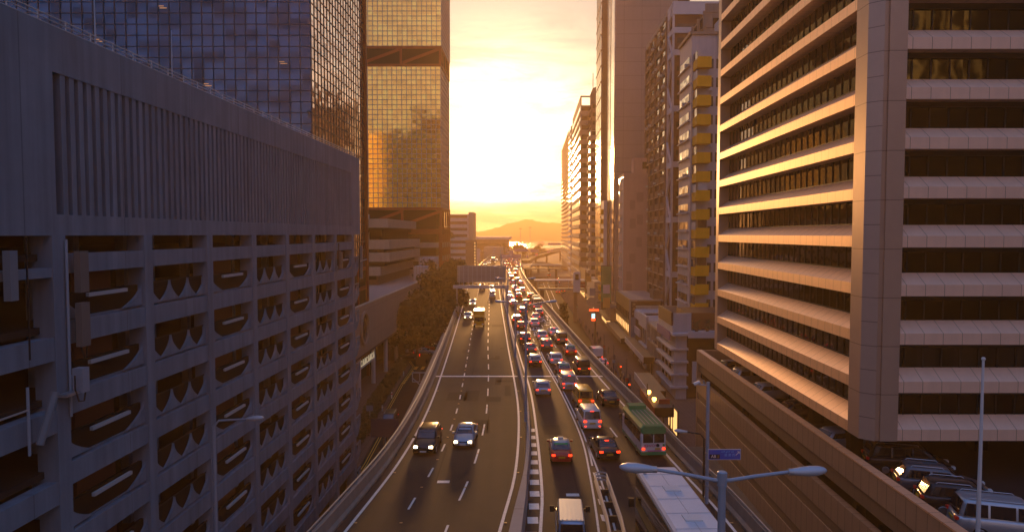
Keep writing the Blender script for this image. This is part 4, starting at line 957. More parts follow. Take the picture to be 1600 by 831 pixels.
TRIM = M("black_trim", (.02, .02, .02), .6, var=0); GREENGL = M("green_sun_strip", (.04, .35, .10), .4, var=0)
KIND = {  # L, W, H, belt, hood, greenhouse belt rear/front, roof rear/front, deck height behind
    'sedan': (4.65, 1.80, 1.45, .93, .90, -1.72, 1.10, -.95, .10, 1.00),
    'taxi':  (4.70, 1.74, 1.50, .93, .92, -1.55, 1.00, -1.05, .22, .98),
    'hatch': (4.30, 1.78, 1.52, .96, .93, -2.02, 1.15, -1.55, .20, .97),
    'suv':   (4.65, 1.88, 1.72, 1.08, 1.04, -2.22, 1.10, -1.85, .25, 1.08),
    'mpv':   (4.85, 1.85, 1.88, 1.06, 1.02, -2.34, 1.55, -2.10, .70, 1.06),
    'van':   (4.75, 1.76, 1.98, 1.05, 1.05, -2.33, 1.85, -2.26, 1.10, 1.06),
}
def car_shapes(kind):
    L, W, H, belt, hood, gr, gf, rr, rf, deck = KIND[kind]; hw = W / 2; r = -L / 2; f = L / 2; boxy = kind in ('van', 'mpv', 'suv', 'hatch')
    st = [(r, .80, .42, .72 if not boxy else .85), (r + .05, .90, .30, deck - .06), (r + .22, .965, .24, deck), (r + .8, 1, .21, max(deck, belt) ), (-.4, 1, .2, belt + .02), (gf - .15, 1, .2, belt), (gf + .25, .99, .2, hood), (f - .55, .96, .22, hood - .10), (f - .16, .89, .26, hood - .22), (f - .03, .80, .34, hood - .34), (f, .70, .42, .56)]
    lower = []
    for y, w, zb, zt in st:
        h = [(0, zb), (w * .84, zb), (w * .97, zb + .12), (w, zb + (zt - zb) * .45), (w * .98, zt - .14), (w * .93, zt - .03), (w * .6, zt + .015), (0, zt + .03)]
        lower.append([Vector((x * hw, y, z)) for x, z in h] + [Vector((-x * hw, y, z)) for x, z in h[-2:0:-1]])
    def ring(y0, y1, w, z, c=.22):
        p = [(-w + c, y0), (w - c, y0), (w, y0 + c), (w, y1 - c), (w - c, y1), (-w + c, y1), (-w, y1 - c), (-w, y0 + c)]
        return [Vector((x, y, z)) for x, y in p]
    wb, wt = hw * .91, hw * (.74 if not boxy else .82)
    cab = [ring(gr, gf, wb, belt - .06), ring(gr, gf, wb, belt + .0), ring((gr + rr * 2) / 3, (gf + rf * 2) / 3, (wb + wt * 2) / 3, belt + (H - belt) * .66), ring(rr, rf, wt, H - .05), ring(rr + .14, rf - .16, wt - .13, H)]
    return L, W, H, belt, hood, gr, gf, rr, rf, deck, hw, wb, wt, lower, cab
def build_car(kind, col, heading_to_camera, lights=True, roof=None, far=False, brake=True):
    """Returns [(part name, MB, material list, sub-parts)] in the car's own frame: +Y ahead, wheels on z = 0."""
    L, W, H, belt, hood, gr, gf, rr, rf, deck, hw, wb, wt, lower, cab = car_shapes(kind)
    out = []; pm = PNT[col]; rm = PNT[roof] if roof else pm
    b = MB(); b.rings(lower); out.append(("body", b, [pm], [], True))
    b = MB(); b.rings(cab); out.append(("cabin", b, [rm], [], True))
    def pane(nm, a, bq, c, d, mat=CGL, n=None):
        a, bq, c, d = [Vector(q) for q in (a, bq, c, d)]; nn = (bq - a).cross(d - a).normalized(); nn = nn if n is None or nn.dot(Vector(n)) > 0 else -nn
        g = MB(); o = nn * .022; g.add([a + o, bq + o, c + o, d + o, a - nn * .02, bq - nn * .02, c - nn * .02, d - nn * .02], [(0, 1, 2, 3), (0, 4, 5, 1), (1, 5, 6, 2), (2, 6, 7, 3), (3, 7, 4, 0)]); out.append((nm, g, [mat], [], False))
    z0, z1 = belt + .05, H - .10
    def yat(yb, yt, z): return yb + (yt - yb) * (z - belt) / (H - .05 - belt)
    def wat(z): return wb + (wt - wb) * (z - belt) / (H - .05 - belt)
    for nm, yb, yt, s in (("windscreen", gf, rf, 1), ("rear_window", gr, rr, -1)):
        zl = z0 if kind != 'van' or s > 0 else z0 + .1
        pane(nm, (-wat(zl) + .13, yat(yb, yt, zl), zl), (wat(zl) - .13, yat(yb, yt, zl), zl), (wat(z1) - .12, yat(yb, yt, z1), z1), (-wat(z1) + .12, yat(yb, yt, z1), z1), n=(0, s, .3))
    if kind == 'taxi': pane("green_sun_strip", *[(x, yat(gr, rr, z) - .012, z) for x, z in ((-wat(z1) + .13, z1 - .10), (wat(z1) - .13, z1 - .10), (wat(z1) - .12, z1 + .01), (-wat(z1) + .12, z1 + .01))], mat=GREENGL, n=(0, -1, .3))
    mid = (gr + gf) / 2 - .1
    spans = [(gr + .28, mid - .06), (mid + .06, gf - .3)] if kind not in ('mpv', 'van') else [(gr + .2, gr + 1.25), (gr + 1.35, mid + .55), (mid + .65, gf - .35)]
    zt_ = H - .16
    for s in (-1, 1):
        for ya, yb in spans:
            sh = lambda y, z: y + ((rr - gr) if y < mid else (rf - gf)) * (z - belt) / (H - belt) * (.9 if (ya == spans[0][0] and y == ya) or (yb == spans[-1][1] and y == yb) else 0)
            pane("side_window", (s * wat(z0), sh(ya, z0), z0), (s * wat(z0), sh(yb, z0), z0), (s * wat(zt_), sh(yb, zt_), zt_), (s * wat(zt_), sh(ya, zt_), zt_), n=(s, 0, .1))
    ww = .21; R_ = .33 if kind != 'suv' else .36
    for s in (-1, 1):
        for y in (-L * .29, L * .315):
            b = MB(); c = s * (hw - .10)
            b.tube([(c - s * ww / 2 - s * .0, y, R_), (c - s * ww * .45, y, R_), (c + s * ww * .42, y, R_), (c + s * ww / 2, y, R_)], [R_ - .05, R_, R_, R_ - .06], 16)
            d = MB(); d.tube([(c + s * (ww / 2 - .02), y, R_), (c + s * (ww / 2 + .012), y, R_)], [R_ - .09, R_ - .13], 12)
            out.append(("wheel", b, [TYRE], [("rim", d, [RIM])], True))
    tl = TAIL if lights else TAILD; hl = HEAD if (lights and heading_to_camera) else HEADD
    tz = deck - .16 if not (kind in ('mpv', 'van', 'suv')) else belt - .12
    for s in (-1, 1):
        b = MB(); b.raw(min(s * hw * .60, s * hw * .90), max(s * hw * .60, s * hw * .90), -L / 2 - .035, -L / 2 + .12, tz - .08, tz + .06); out.append(("tail_light", b, [tl], [], False))
        b = MB(); b.raw(min(s * hw * .50, s * hw * .82), max(s * hw * .50, s * hw * .82), L / 2 - .22, L / 2 - .005, hood - .36, hood - .21); out.append(("head_light", b, [hl], [], False))
        b = MB(); b.rings([[Vector((s * (hw * .96 + q), gf - .25 + y, belt + z)) for y, z in ((-.06, .02), (.06, .02), (.05, .17), (-.06, .17))] for q in (0.0, .22)]); out.append(("wing_mirror", b, [pm if kind != 'van' else TRIM], [], False))
    b = MB(); b.raw(-hw * .82, hw * .82, -L / 2 - .03, -L / 2 + .15, .34, .50); out.append(("rear_bumper", b, [TRIM if kind in ('suv', 'van') else pm], [], False))
    b = MB(); b.raw(-.26, .26, -L / 2 - .045, -L / 2 + .1, .58, .70) if kind in ('sedan', 'taxi') else b.raw(-.26, .26, -L / 2 - .045, -L / 2 + .1, .70, .82); out.append(("rear_number_plate", b, [PLATE], [], False))
    b = MB(); b.raw(-.26, .26, L / 2 - .12, L / 2 + .015, .36, .47); out.append(("front_number_plate", b, [PLATEW], [], False))
    b = MB(); b.raw(-hw * .48, hw * .48, L / 2 - .12, L / 2 - .003, .50, .66); out.append(("radiator_grille", b, [TRIM], [], False))
    if kind in ('sedan', 'mpv', 'suv') and brake and lights and not heading_to_camera:
        b = MB(); y = yat(gr, rr, z1); b.raw(-.16, .16, y - .06, y + .02, z1 + .0, z1 + .05); out.append(("high_brake_light", b, [TAIL], [], False))
    if kind == 'taxi':
        b = MB(); b.raw(-.22, .22, -.35, -.20, H - .01, H + .15); out.append(("roof_sign", b, [PNT['white']], [], False))
    if kind in ('suv', 'mpv'):
        for s in (-1, 1):
            b = MB(); b.tube([(s * (wt - .1), rr + .2, H - .02), (s * (wt - .1), rr + .3, H + .05), (s * (wt - .1), rf - .35, H + .05), (s * (wt - .1), rf - .25, H - .03)], .022, 5); out.append(("roof_rail", b, [RIM], [], False))
    if kind == 'mpv' and lights and not heading_to_camera:
        for s in (-1, 1):
            b = MB(); b.raw(min(s * hw * .62, s * hw * .8), max(s * hw * .62, s * hw * .8), -L / 2 - .04, -L / 2 + .05, .45, .53); out.append(("rear_reflector", b, [TAIL], [], False))
    if kind in ('sedan', 'hatch') and heading_to_camera:
        b = MB(); b.raw(-wt * .6, wt * .6, rr + .35, rf - .25, H - .01, H + .012); out.append(("sunroof", b, [CGL], [], False))
    return out
CACHE = {}
def place(kind, col, pos, rz, label, cat, lights=True, roof=None, front=False, far=False, group="vehicles on the flyover", scale=1.0, name=None, brake=True):
    """A vehicle on its wheels at pos, nose along rz; far ones are one mesh."""
    key = (kind, col, roof, lights, front, far, brake)
    nm = name or {'taxi': 'taxi', 'van': 'parked_van' if 'parked' in label else 'van', 'mpv': 'people_carrier', 'suv': 'off_roader'}.get(kind, 'car')
    if far:
        if key not in CACHE:
            b = MB(); mats = []; sm = []
            for pn, mb_, mt_, sub, smooth in build_car(kind, col, front, lights, roof, brake=brake):
                for q, mm in [(mb_, mt_)] + [(d, m2) for _, d, m2 in sub]:
                    if mm[0] not in mats: mats.append(mm[0])
                    b.add(q.v, q.f, mats.index(mm[0]))
            o = b.build(nm, mats, None, smooth=False); CACHE[key] = o
        else: o = CACHE[key].copy(); COL.objects.link(o)
        o.location = pos; o.rotation_euler = (0, 0, rz); tag(o, label, cat, group); return o
    if key not in CACHE:
        t = empty(nm); WORLD[t.name] = Vector((0, 0, 0))
        for pn, mb_, mt_, sub, smooth in build_car(kind, col, front, lights, roof, brake=brake):
            o = mb_.build(pn, mt_, t, smooth=smooth, local=True)
            for sn, d, m2 in sub: d.build(sn, m2, o, local=True)
        CACHE[key] = t
    else: t = copy_tree(CACHE[key])
    t.location = pos; t.rotation_euler = (0, 0, rz); tag(t, label, cat, group); return t
def heading(line, y):
    return math.atan2(-(xat(line, y + 4) - xat(line, y - 4)), 8.0)
def on_road(px, py, L, front, z=0.0):
    """(px, py) = where the near end of the vehicle meets the road in the photograph."""
    g = ground(px, py, z); line = LE if g.x < xat(ML, max(g.y, 0)) else RE
    if z == 0 and g.x > xat(ML, g.y): line = MR if g.x < (xat(MR, g.y) + xat(RE, g.y)) / 2 else RE
    h = heading(line, g.y); d = Vector((-math.sin(h), math.cos(h), 0))
    return g + d * (L / 2), (h + math.pi if front else h)
ROWS_R = [  # right carriageway, rear view, front of the queue last: kind, body, px, py, roof, label
    ('taxi', 'red', 878, 727, 'silver', "red taxi with silver roof alone in the left lane beside the chevrons", True),
    ('sedan', 'black', 953, 722, None, "glossy black saloon just behind the green-roofed minibus", True),
    ('mpv', 'white', 926, 674, None, "white people carrier with bright brake lights behind the yellow van", True),
    ('van', 'yellow', 916, 640, None, "bright yellow van between the white people carrier and the silver one", True),
    ('sedan', 'black', 956, 637, None, "black saloon in the kerb lane level with the yellow van", False),
    ('hatch', 'bluesilver', 849, 620, None, "silver-blue car alone in the left lane just past the expansion joint", True),
    ('mpv', 'silver', 890, 612, None, "silver people carrier directly ahead of the yellow van", True),
    ('taxi', 'red', 884, 589, 'silver', "red taxi with silver roof directly ahead of the silver people carrier", True),
    ('van', 'black', 913, 587, None, "tall black van in the kerb lane beside the red taxi", True),
    ('hatch', 'white', 870, 571, None, "white hatchback just ahead of the red taxi in the middle lane", True),
    ('hatch', 'maroon', 837, 574, None, "dark hatchback with a white roof at the start of the double white line", True, 'white'),
    ('taxi', 'red', 893, 557, 'silver', "red taxi with silver roof close behind the dark grey van by the kerb", True),
    ('suv', 'grey', 855, 549, None, "dark grey off-roader in the middle lane behind the white saloon", True),
    ('sedan', 'grey', 830, 554, None, "grey saloon with three glowing brake lights in the left lane", True),
    ('suv', 'black', 821, 538, None, "black off-roader in the left lane next to a tall lamp post", True),
    ('hatch', 'white', 848, 532, None, "white hatchback on the painted lane lettering", True),
    ('van', 'grey', 879, 539, None, "dark grey van in the kerb lane beside the parapet", True),
    ('sedan', 'white', 867, 526, None, "white saloon with red brake light in the kerb lane ahead of the grey van", True),
]
for k, (kind, col, px_, py_, roof, lab, lit, *ex) in enumerate(ROWS_R):
    pos, h = on_road(px_, py_, KIND[kind][0], False)
    place(kind, col, pos, h, lab, {'taxi': 'taxi', 'van': 'van'}.get(kind, 'car'), lit, ex[0] if ex else roof, group="vehicles queuing on the right carriageway")
FAR_R = [('sedan', 'maroon', 815, 516, None, "dark red saloon in the left lane over the painted lettering"), ('suv', 'black', 808, 507, None, "black off-roader touching the left edge line over the lettering"), ('hatch', 'white', 836, 511, None, "small white car behind the pale blue one in the middle lane"),
         ('sedan', 'bluesilver', 838, 501, None, "pale blue saloon in front of the small white car"), ('suv', 'grey', 818, 493, None, "grey car with pale roof just below the lamp arm"), ('hatch', 'red', 843, 494, 'white', "red car with white roof right behind the cream minibus"),
         ('hatch', 'grey', 824, 478, None, "grey hatchback beside the minibus in the middle lane"), ('hatch', 'gold', 803, 479, None, "champagne car in the left lane below the lamp's left head"), ('suv', 'black', 830, 468, None, "black car in the kerb lane ahead of the cream minibus"),
         ('taxi', 'red', 811, 467, 'silver', "red taxi behind another red car in the middle lane"), ('hatch', 'red', 809.5, 461, None, "red car just ahead of the second red taxi"), ('hatch', 'cream', 797, 470, None, "cream car hugging the median beside the champagne one"), ('sedan', 'maroon', 794.5, 464, None, "maroon saloon hugging the median ahead of the cream car"),
         ('hatch', 'white', 816, 457, None, "white hatchback alone in the kerb lane before the footbridge"), ('sedan', 'white', 805, 453.5, None, "white saloon in the middle lane before the footbridge")]
for kind, col, px_, py_, roof, lab in FAR_R:
    pos, h = on_road(px_, py_, KIND[kind][0], False); place(kind, col, pos, h, lab, 'taxi' if kind == 'taxi' else 'car', True, roof, far=True, group="vehicles queuing on the right carriageway")
TINY = [(800.5, 444.5), (814.5, 445.5), (809, 441), (799, 438), (796, 432), (805.5, 431.5), (795, 427.5), (806, 426.5), (791, 421), (799, 421), (808, 420), (790.5, 416.5), (796.5, 416), (802.5, 415.5), (809, 415), (792, 412), (798, 412), (805, 411.5), (794, 408.5), (800.5, 408), (808, 408), (797, 405.5), (804, 405), (810, 404.5)]
ct = ['white', 'silver', 'grey', 'maroon', 'white', 'black', 'gold', 'white', 'red', 'silver']
for k, (px_, py_) in enumerate(TINY):
    kind = ('hatch', 'sedan', 'suv', 'mpv')[k % 4]; pos, h = on_road(px_, py_, 4.6, False)
    place(kind, ct[k % 10], pos, h, "tiny red-lit vehicle in the distant queue beyond the footbridge on the right carriageway", 'car', True, far=True, group="tiny vehicles in the distant queue")
# left carriageway, coming towards the camera
for kind, col, px_, py_, lab, cat, lit, far in [('suv', 'black', 661, 713, "black off-roader with lit headlights coming towards the camera", 'car', True, False), ('sedan', 'bluesilver', 723, 702, "pale blue-silver saloon with sunroof coming towards the camera", 'car', True, False),
        ('sedan', 'silver', 731, 500, "silver saloon beside the yellow lorry on the left carriageway", 'car', True, True), ('hatch', 'white', 738.5, 478, "small white car with amber lights coming from under the gantry", 'car', True, True), ('van', 'white', 769.5, 465.5, "white van just emerging from under the gantry sign", 'van', False, True),
        ('hatch', 'silver', 768.5, 454, "silver car half hidden under the gantry beam", 'car', True, True), ('suv', 'maroon', 753.5, 453.5, "dark vehicle under the middle of the gantry beam", 'car', False, True)]:
    pos, h = on_road(px_, py_, KIND[kind][0], True); place(kind, col, pos, h, lab, cat, lit, front=True, far=far, group="vehicles coming along the left carriageway")
for k, (px_, py_) in enumerate([(764, 412), (772, 411), (758, 414), (776, 407), (768, 408)]):
    pos, h = on_road(px_, py_, 4.6, True); place('hatch', ('white', 'silver')[k % 2], pos, h, "tiny oncoming car with headlights in the distance above the gantry sign", 'car', True, front=True, far=True, group="tiny oncoming cars above the gantry")
# ramp traffic
def flat_place(kind, col, pos, rz, lab, cat='car', **k): return place(kind, col, pos, rz, lab, cat, **k)

# --- lorries, buses, pick-up
def boxy(t, name, mat, ring_pts, y0, y1, bev=.12, zoff=0):
    """Rounded box along y: outline (half width, z bottom, z top)."""
    hw_, zb, zt = ring_pts; c = bev
    pts = [(-hw_ + c, zb), (hw_ - c, zb), (hw_, zb + c), (hw_, zt - c), (hw_ - c, zt), (-hw_ + c, zt), (-hw_, zt - c), (-hw_, zb + c)]
    b = MB(); 
    def rg(y, s): cz = (zb + zt) / 2; return [Vector((x * s if abs(s - 1) > 0 else x, y, cz + (z - cz) * s)) for x, z in pts]
    b.rings([rg(y0, .95), rg(y0 + c, 1), rg(y1 - c, 1), rg(y1, .95)]); return b.build(name, mat, t, local=True)
def lbox(t, name, mat, *q):
    b = MB(); b.raw(*q); return b.build(name, mat, t, local=True)
def wheels(t, hw_, ys_, r=.46):
    for s in (-1, 1):
        for y in ys_:
            b = MB(); c = s * (hw_ - .14); b.tube([(c - s * .14, y, r), (c - s * .12, y, r), (c + s * .12, y, r), (c + s * .14, y, r)], [r - .06, r, r, r - .07], 16); w = b.build("wheel", TYRE, t, True, local=True)
            d = MB(); d.tube([(c + s * .12, y, r), (c + s * .15, y, r)], [r * .62, r * .5], 12); d.build("rim", RIM, w, local=True)
def minibus(pos, rz, label, roofm, group, txt=True):
    t = empty("minibus", pos, rz, label, "minibus", group); WORLD[t.name] = Vector((0, 0, 0)); hw_ = 1.02; L = 6.9; r = -L / 2; f = L / 2
    boxy(t, "body", PNT['cream'], (hw_, .38, 2.0), r, f, .14); boxy(t, "roof", roofm, (hw_ + .02, 1.92, 2.66), r - .02, f - .15, .22)
    lbox(t, "lower_skirt", PNT['green'], -hw_ - .012, hw_ + .012, r - .03, f - .1, .30, .56)
    for s in (-1, 1):
        for k in range(4):
            y = r + .35 + k * 1.42; lbox(t, "side_window", CGL, min(s * (hw_ - .05), s * (hw_ + .025)), max(s * (hw_ - .05), s * (hw_ + .025)), y, y + 1.3, 1.28, 2.06)
        lbox(t, "tail_light", TAIL, min(s * .72, s * .94), max(s * .72, s * .94), r - .05, r + .05, .72, .88); lbox(t, "head_light", HEADD, min(s * .6, s * .92), max(s * .6, s * .92), f - .1, f + .015, .75, .95)
        lbox(t, "wing_mirror", TRIM, min(s * 1.1, s * 1.35), max(s * 1.1, s * 1.35), f - .35, f - .25, 1.5, 1.95)
        lbox(t, "rear_window", CGL, min(s * .04, s * .86), max(s * .04, s * .86), r - .035, r + .08, 1.30, 2.02)
    lbox(t, "windscreen", CGL, -.9, .9, f - .1, f + .02, 1.2, 2.1); lbox(t, "rear_number_plate", PLATE, .12, .56, r - .055, r, .74, .86); lbox(t, "pink_stripe", M("pink_stripe", (.55, .10, .35), .5, var=0), -.5, .6, r - .05, r, .60, .68)
    lbox(t, "roof_air_unit", roofm, -.75, .75, f - 1.6, f - .55, 2.62, 2.95)
    for k in range(4): lbox(t, "roof_rib", PNT['silver'], -.62 + k * .36, -.55 + k * .36, r + .5, f - 2.0, 2.655, 2.685)
    wheels(t, hw_, (-1.9, 2.2), .38)
    if txt:
        tm = M("magenta_lettering", (.55, .02, .12), .5, var=0); text_mesh("rear_lettering", "POWER", .30, tm, Matrix.Translation((-.28, r - .05, 1.06)) @ FACE_CAM, t, .006, True)
        b = MB(); b.tube([(.34, r - .055, 1.08), (.34, r - .0, 1.08)], .13, 12); b.build("rear_badge", TRIM, t, local=True)
        b = MB(); b.tube([(.82, r - .055, 1.1), (.82, r - .0, 1.1)], .09, 12); b.build("round_sticker", PNT['green'], t, local=True)
    return t
pos, h = on_road(1021, 716, 6.9, False); minibus(pos, h, "cream minibus with ribbed green roof and pink lettering, by the right parapet", PNT['green'], "vehicles queuing on the right carriageway")
pos, h = on_road(840, 484, 6.9, False); minibus(pos, h, "small cream minibus with yellowish roof in the kerb lane, far up the queue", PNT['gold'], "vehicles queuing on the right carriageway", False)
def city_bus():
    pos = Vector((8.62, 34.3, 0)); t = empty("city_bus", pos, R(1.5), "long white-roofed double-deck bus with dark windows and golden side panel", "bus", "vehicles queuing on the right carriageway"); WORLD[t.name] = Vector((0, 0, 0))
    hw_ = 1.22; L = 10.6; r = -L / 2; f = L / 2; GOLDP = M("golden_bus_side", (.36, .20, .03), .4, var=.35, vscale=.7, coat=.4)
    boxy(t, "body", GOLDP, (hw_, .35, 4.1), r, f, .15)
    boxy(t, "roof", M("bus_roof_white", (.62, .62, .64), .45, var=.14, vscale=.9, streak=.0, coat=.3), (hw_ - .02, 4.05, 4.36), r + .05, f - .1, .12)
    for s in (-1, 1):
        lbox(t, "upper_window_band", CGL, min(s * (hw_ - .05), s * (hw_ + .02)), max(s * (hw_ - .05), s * (hw_ + .02)), r + .3, f - .15, 2.75, 3.95)
        lbox(t, "lower_window_band", CGL, min(s * (hw_ - .05), s * (hw_ + .02)), max(s * (hw_ - .05), s * (hw_ + .02)), r + 1.6, f - .15, 1.15, 2.05)
        lbox(t, "roof_gutter", PNT['silver'], min(s * (hw_ - .02), s * (hw_ + .035)), max(s * (hw_ - .02), s * (hw_ + .035)), r + .1, f - .1, 4.06, 4.16)
        lbox(t, "wing_mirror", TRIM, min(s * 1.3, s * 1.6), max(s * 1.3, s * 1.6), f - .1, f + .12, 2.0, 2.5); lbox(t, "tail_light", TAIL, min(s * .9, s * 1.12), max(s * .9, s * 1.12), r - .03, r + .05, .9, 1.3)
        lbox(t, "side_green_panel", PNT['green'], min(s * (hw_ - .05), s * (hw_ + .015)), max(s * (hw_ - .05), s * (hw_ + .015)), r + .1, r + 2.6, .5, 2.7)
    lbox(t, "rear_window", CGL, -.95, .95, r - .02, r + .1, 2.85, 3.8); lbox(t, "windscreen", CGL, -1.1, 1.1, f - .1, f + .02, 1.0, 3.9)
    b = MB(); b.rings([[Vector((x, y, z)) for x, z in ((-.95, 4.34), (.95, 4.34), (.85, 4.44), (-.85, 4.44))] for y in (r + .2, r + 1.2)]); b.build("roof_pod", PNT['silver'], t, local=True)
    lbox(t, "roof_hatch", PNT['silver'], -1.02, -.86, f - 1.3, f - 1.1, 4.35, 4.42); lbox(t, "roof_seam", PNT['silver'], -.01, .01, r + 1.4, f - .4, 4.35, 4.372)
    for y in (-3.2, -1.4, .4, 2.2, 4.0): lbox(t, "roof_seam", PNT['silver'], -1.1, 1.1, y, y + .03, 4.355, 4.368)
    for y in (-2.4, 1.4): lbox(t, "roof_hatch", PNT['white'], -.42, .42, y, y + .75, 4.35, 4.43)
    wheels(t, hw_, (-3.0, 2.7), .5)
city_bus()
def pickup():
    g = Vector((3.45, 39.6, 0)); t = empty("minivan", g, R(-3), "silver van with ribbed bright roof, nearest to the camera in the left lane", "van", "vehicles queuing on the right carriageway"); WORLD[t.name] = Vector((0, 0, 0))
    for pn, mb_, mt_, sub, smooth in build_car('van', 'bluesilver', False, True):
        o = mb_.build(pn, mt_, t, smooth=smooth, local=True)
        for sn, d, m2 in sub: d.build(sn, m2, o, local=True)
    boxy(t, "ribbed_roof", PNT['silver'], (.70, 1.94, 2.03), -2.1, 1.05, .04)
    for k in range(5): lbox(t, "roof_rib", PNT['silver'], -.56 + k * .26, -.48 + k * .26, -2.0, .9, 2.02, 2.05)
    for s in (-1, 1): lbox(t, "large_mirror", TRIM, min(s * .95, s * 1.22), max(s * .95, s * 1.22), 1.2, 1.32, 1.15, 1.5)
pickup()
def lorry(pos, rz, label, cab_m, box_m, group, L=6.2, hb=3.0, front=False, name="lorry"):
    t = empty(name, pos, rz, label, "lorry", group); WORLD[t.name] = Vector((0, 0, 0)); hw_ = 1.05; r, f = -L / 2, L / 2
    boxy(t, "cab", cab_m, (hw_ - .05, .45, 2.25), f - 1.7, f, .12); boxy(t, "cargo_box", box_m, (hw_, .85, hb), r, f - 1.75, .05); lbox(t, "chassis", TRIM, -.6, .6, r + .1, f - .1, .5, .84)
    lbox(t, "windscreen", CGL, -.88, .88, f - .08, f + .02, 1.25, 2.0)
    for s in (-1, 1):
        lbox(t, "side_window", CGL, min(s * (hw_ - .08), s * (hw_ - .02)), max(s * (hw_ - .08), s * (hw_ - .02)), f - 1.2, f - .3, 1.3, 1.95); lbox(t, "tail_light", TAIL, min(s * .7, s * .95), max(s * .7, s * .95), r - .04, r, .62, .8); lbox(t, "head_light", HEAD if front else HEADD, min(s * .55, s * .9), max(s * .55, s * .9), f - .05, f + .02, .6, .8)
        lbox(t, "wing_mirror", TRIM, min(s * 1.08, s * 1.28), max(s * 1.08, s * 1.28), f - .15, f - .05, 1.4, 1.9)
    wheels(t, hw_, (r + 1.2, f - 1.0), .42)
pos, h = on_road(748.5, 512, 7.0, True); lorry(pos, h, "yellow lorry with pale roof coming towards the camera beside the silver saloon", PNT['yellow'], PNT['yellow'], "vehicles coming along the left carriageway", 7.0, 3.1)
pos, h = on_road(770, 411.5, 8, True); lorry(pos, h, "tall grey lorry or coach far off above the gantry sign", PNT['grey'], PNT['grey'], "vehicles coming along the left carriageway", 9, 3.6)
# --- streets below
place('mpv', 'black', ground(604, 673, ST) + Vector((0, 2.4, 0)), math.pi + .03, "black people carrier with headlights on in the lower left street", "car", True, front=True, group="vehicles in the lower streets")
place('sedan', 'black', Vector((-21.6, 141.5, ST)), R(97), "black car crossing the lower left street by the hedge end", "car", True, front=False, group="vehicles in the lower streets")
place('sedan', 'bluesilver', Vector((-19.0, 147.5, ST)), R(-100), "pale blue car behind the black one at the lower left junction", "car", False, front=True, group="vehicles in the lower streets")
place('taxi', 'red', Vector((-17.2, 152.5, ST)), R(-88), "red taxi waiting in shade at the lower left junction", "taxi", False, 'silver', front=True, group="vehicles in the lower streets")
g = ground(943.5, 573.5, ST); place('sedan', 'white', g + Vector((0, 2.3, 0)), R(2), "white car with roof bar in the right-hand street behind the box lorry", "car", True, group="vehicles in the lower streets")
g = ground(934, 563.5, ST); lorry(g + Vector((0, 3, 0)), R(3), "small box lorry with pale top just ahead of the white car in the right-hand street", PNT['grey'], PNT['cream'], "vehicles in the lower streets", 5.2, 2.5)
for k, (px_, py_, kd, c_) in enumerate(((872, 459, 'sedan', 'red'), (880, 457.5, 'van', 'black'), (858, 432, 'van', 'maroon'), (869.5, 438, 'sedan', 'red'), (872, 443, 'hatch', 'grey'))):
    place(kd, c_, ground(px_, py_, ST) + Vector((0, 2.3, 0)), R(-1), ["small red car below the footbridge in the right-hand street", "black van next to the red car below the footbridge", "maroon van far along the right-hand street", "red car beyond the footbridge in the right-hand street", "grey car just beyond the footbridge in the right-hand street"][k], 'van' if kd == 'van' else 'car', True, far=True, group="vehicles in the lower streets")
# --- podium deck
for k, (kd, c_, x, y, a, lab) in enumerate((('mpv', 'silver', 25.3, 34.2, 108, "silver people carrier with roof rails parked nearest on the podium deck"), ('suv', 'black', 25.1, 37.0, 108, "black off-roader parked next to the silver car on the podium deck"), ('suv', 'grey', 25.3, 39.7, 108, "dark grey off-roader parked third along on the podium deck"), ('mpv', 'black', 25.6, 43.6, 106, "black people carrier parked under the tower's front edge"))):
    place(kd, c_, Vector((x, y, 2.6)), R(-a), lab, 'car', False, group="cars parked on the podium deck").scale = (1.04,) * 3
for k, (kd, c_, y) in enumerate((('hatch', 'bluesilver', 48.6), ('sedan', 'grey', 57), ('hatch', 'white', 63.5), ('suv', 'silver', 69.5), ('hatch', 'grey', 75))):
    place(kd, c_, Vector((22.6 + SH * y, y, 2.6)), R(-78), ["pale blue car in the deck's shade below the tower's near corner", "grey car in the shade below the tower's middle", "white car in the shade below the tower", "silver off-roader in the shade near the podium's far end", "grey hatchback at the podium's far end"][k], 'car', False, group="cars in the shade under the office tower")
place('hatch', 'white', Vector((22.6, 36.6, -.7)), R(-70), "white car seen through the slot of the podium's lower level", 'car', False, group="cars in the shade under the office tower")
place('sedan', 'navy', Vector((34, 52, 2.6)), R(8), "dark blue car deep under the office tower", 'car', False, group="cars in the shade under the office tower")
# ------------------------------------------------------------------ far roads, footbridges
def road_ramp(name, pts, w, wall=.9):
    ln = []
    p = [Vector(q) for q in pts]
    for a, b_ in zip(p, p[1:]):
        n = 10
        for k in range(n): ln.append(a + (b_ - a) * (k / n))
    ln.append(p[-1])
    for _ in range(6): ln = [ln[0]] + [(ln[i - 1] + ln[i] * 2 + ln[i + 1]) / 4 for i in range(1, len(ln) - 1)] + [ln[-1]]
    b = MB(); b.sweep(ln, [(-w / 2, 0), (w / 2, 0), (w / 2, -1.2), (-w / 2, -1.2)]); tag(b.build(name, [ASPH]), kind="structure"); 
    b = MB(); b.sweep(ln, [(-w / 2 - .3, -1.3), (-w / 2 - .3, wall), (-w / 2 - .01, wall), (-w / 2 - .01, -1.3)]); b.sweep(ln, [(w / 2 + .01, -1.3), (w / 2 + .01, wall), (w / 2 + .3, wall), (w / 2 + .3, -1.3)]); tag(b.build(name + "_parapet", CONC), kind="structure")
    b = MB()
    for q in ln[6::8]:
        if q.z > ST + 3: b.tube([(q.x, q.y, ST - .05), (q.x, q.y, q.z - 1.2)], .8, 12)
    tag(b.build(name + "_piers", CONC), kind="structure"); return ln
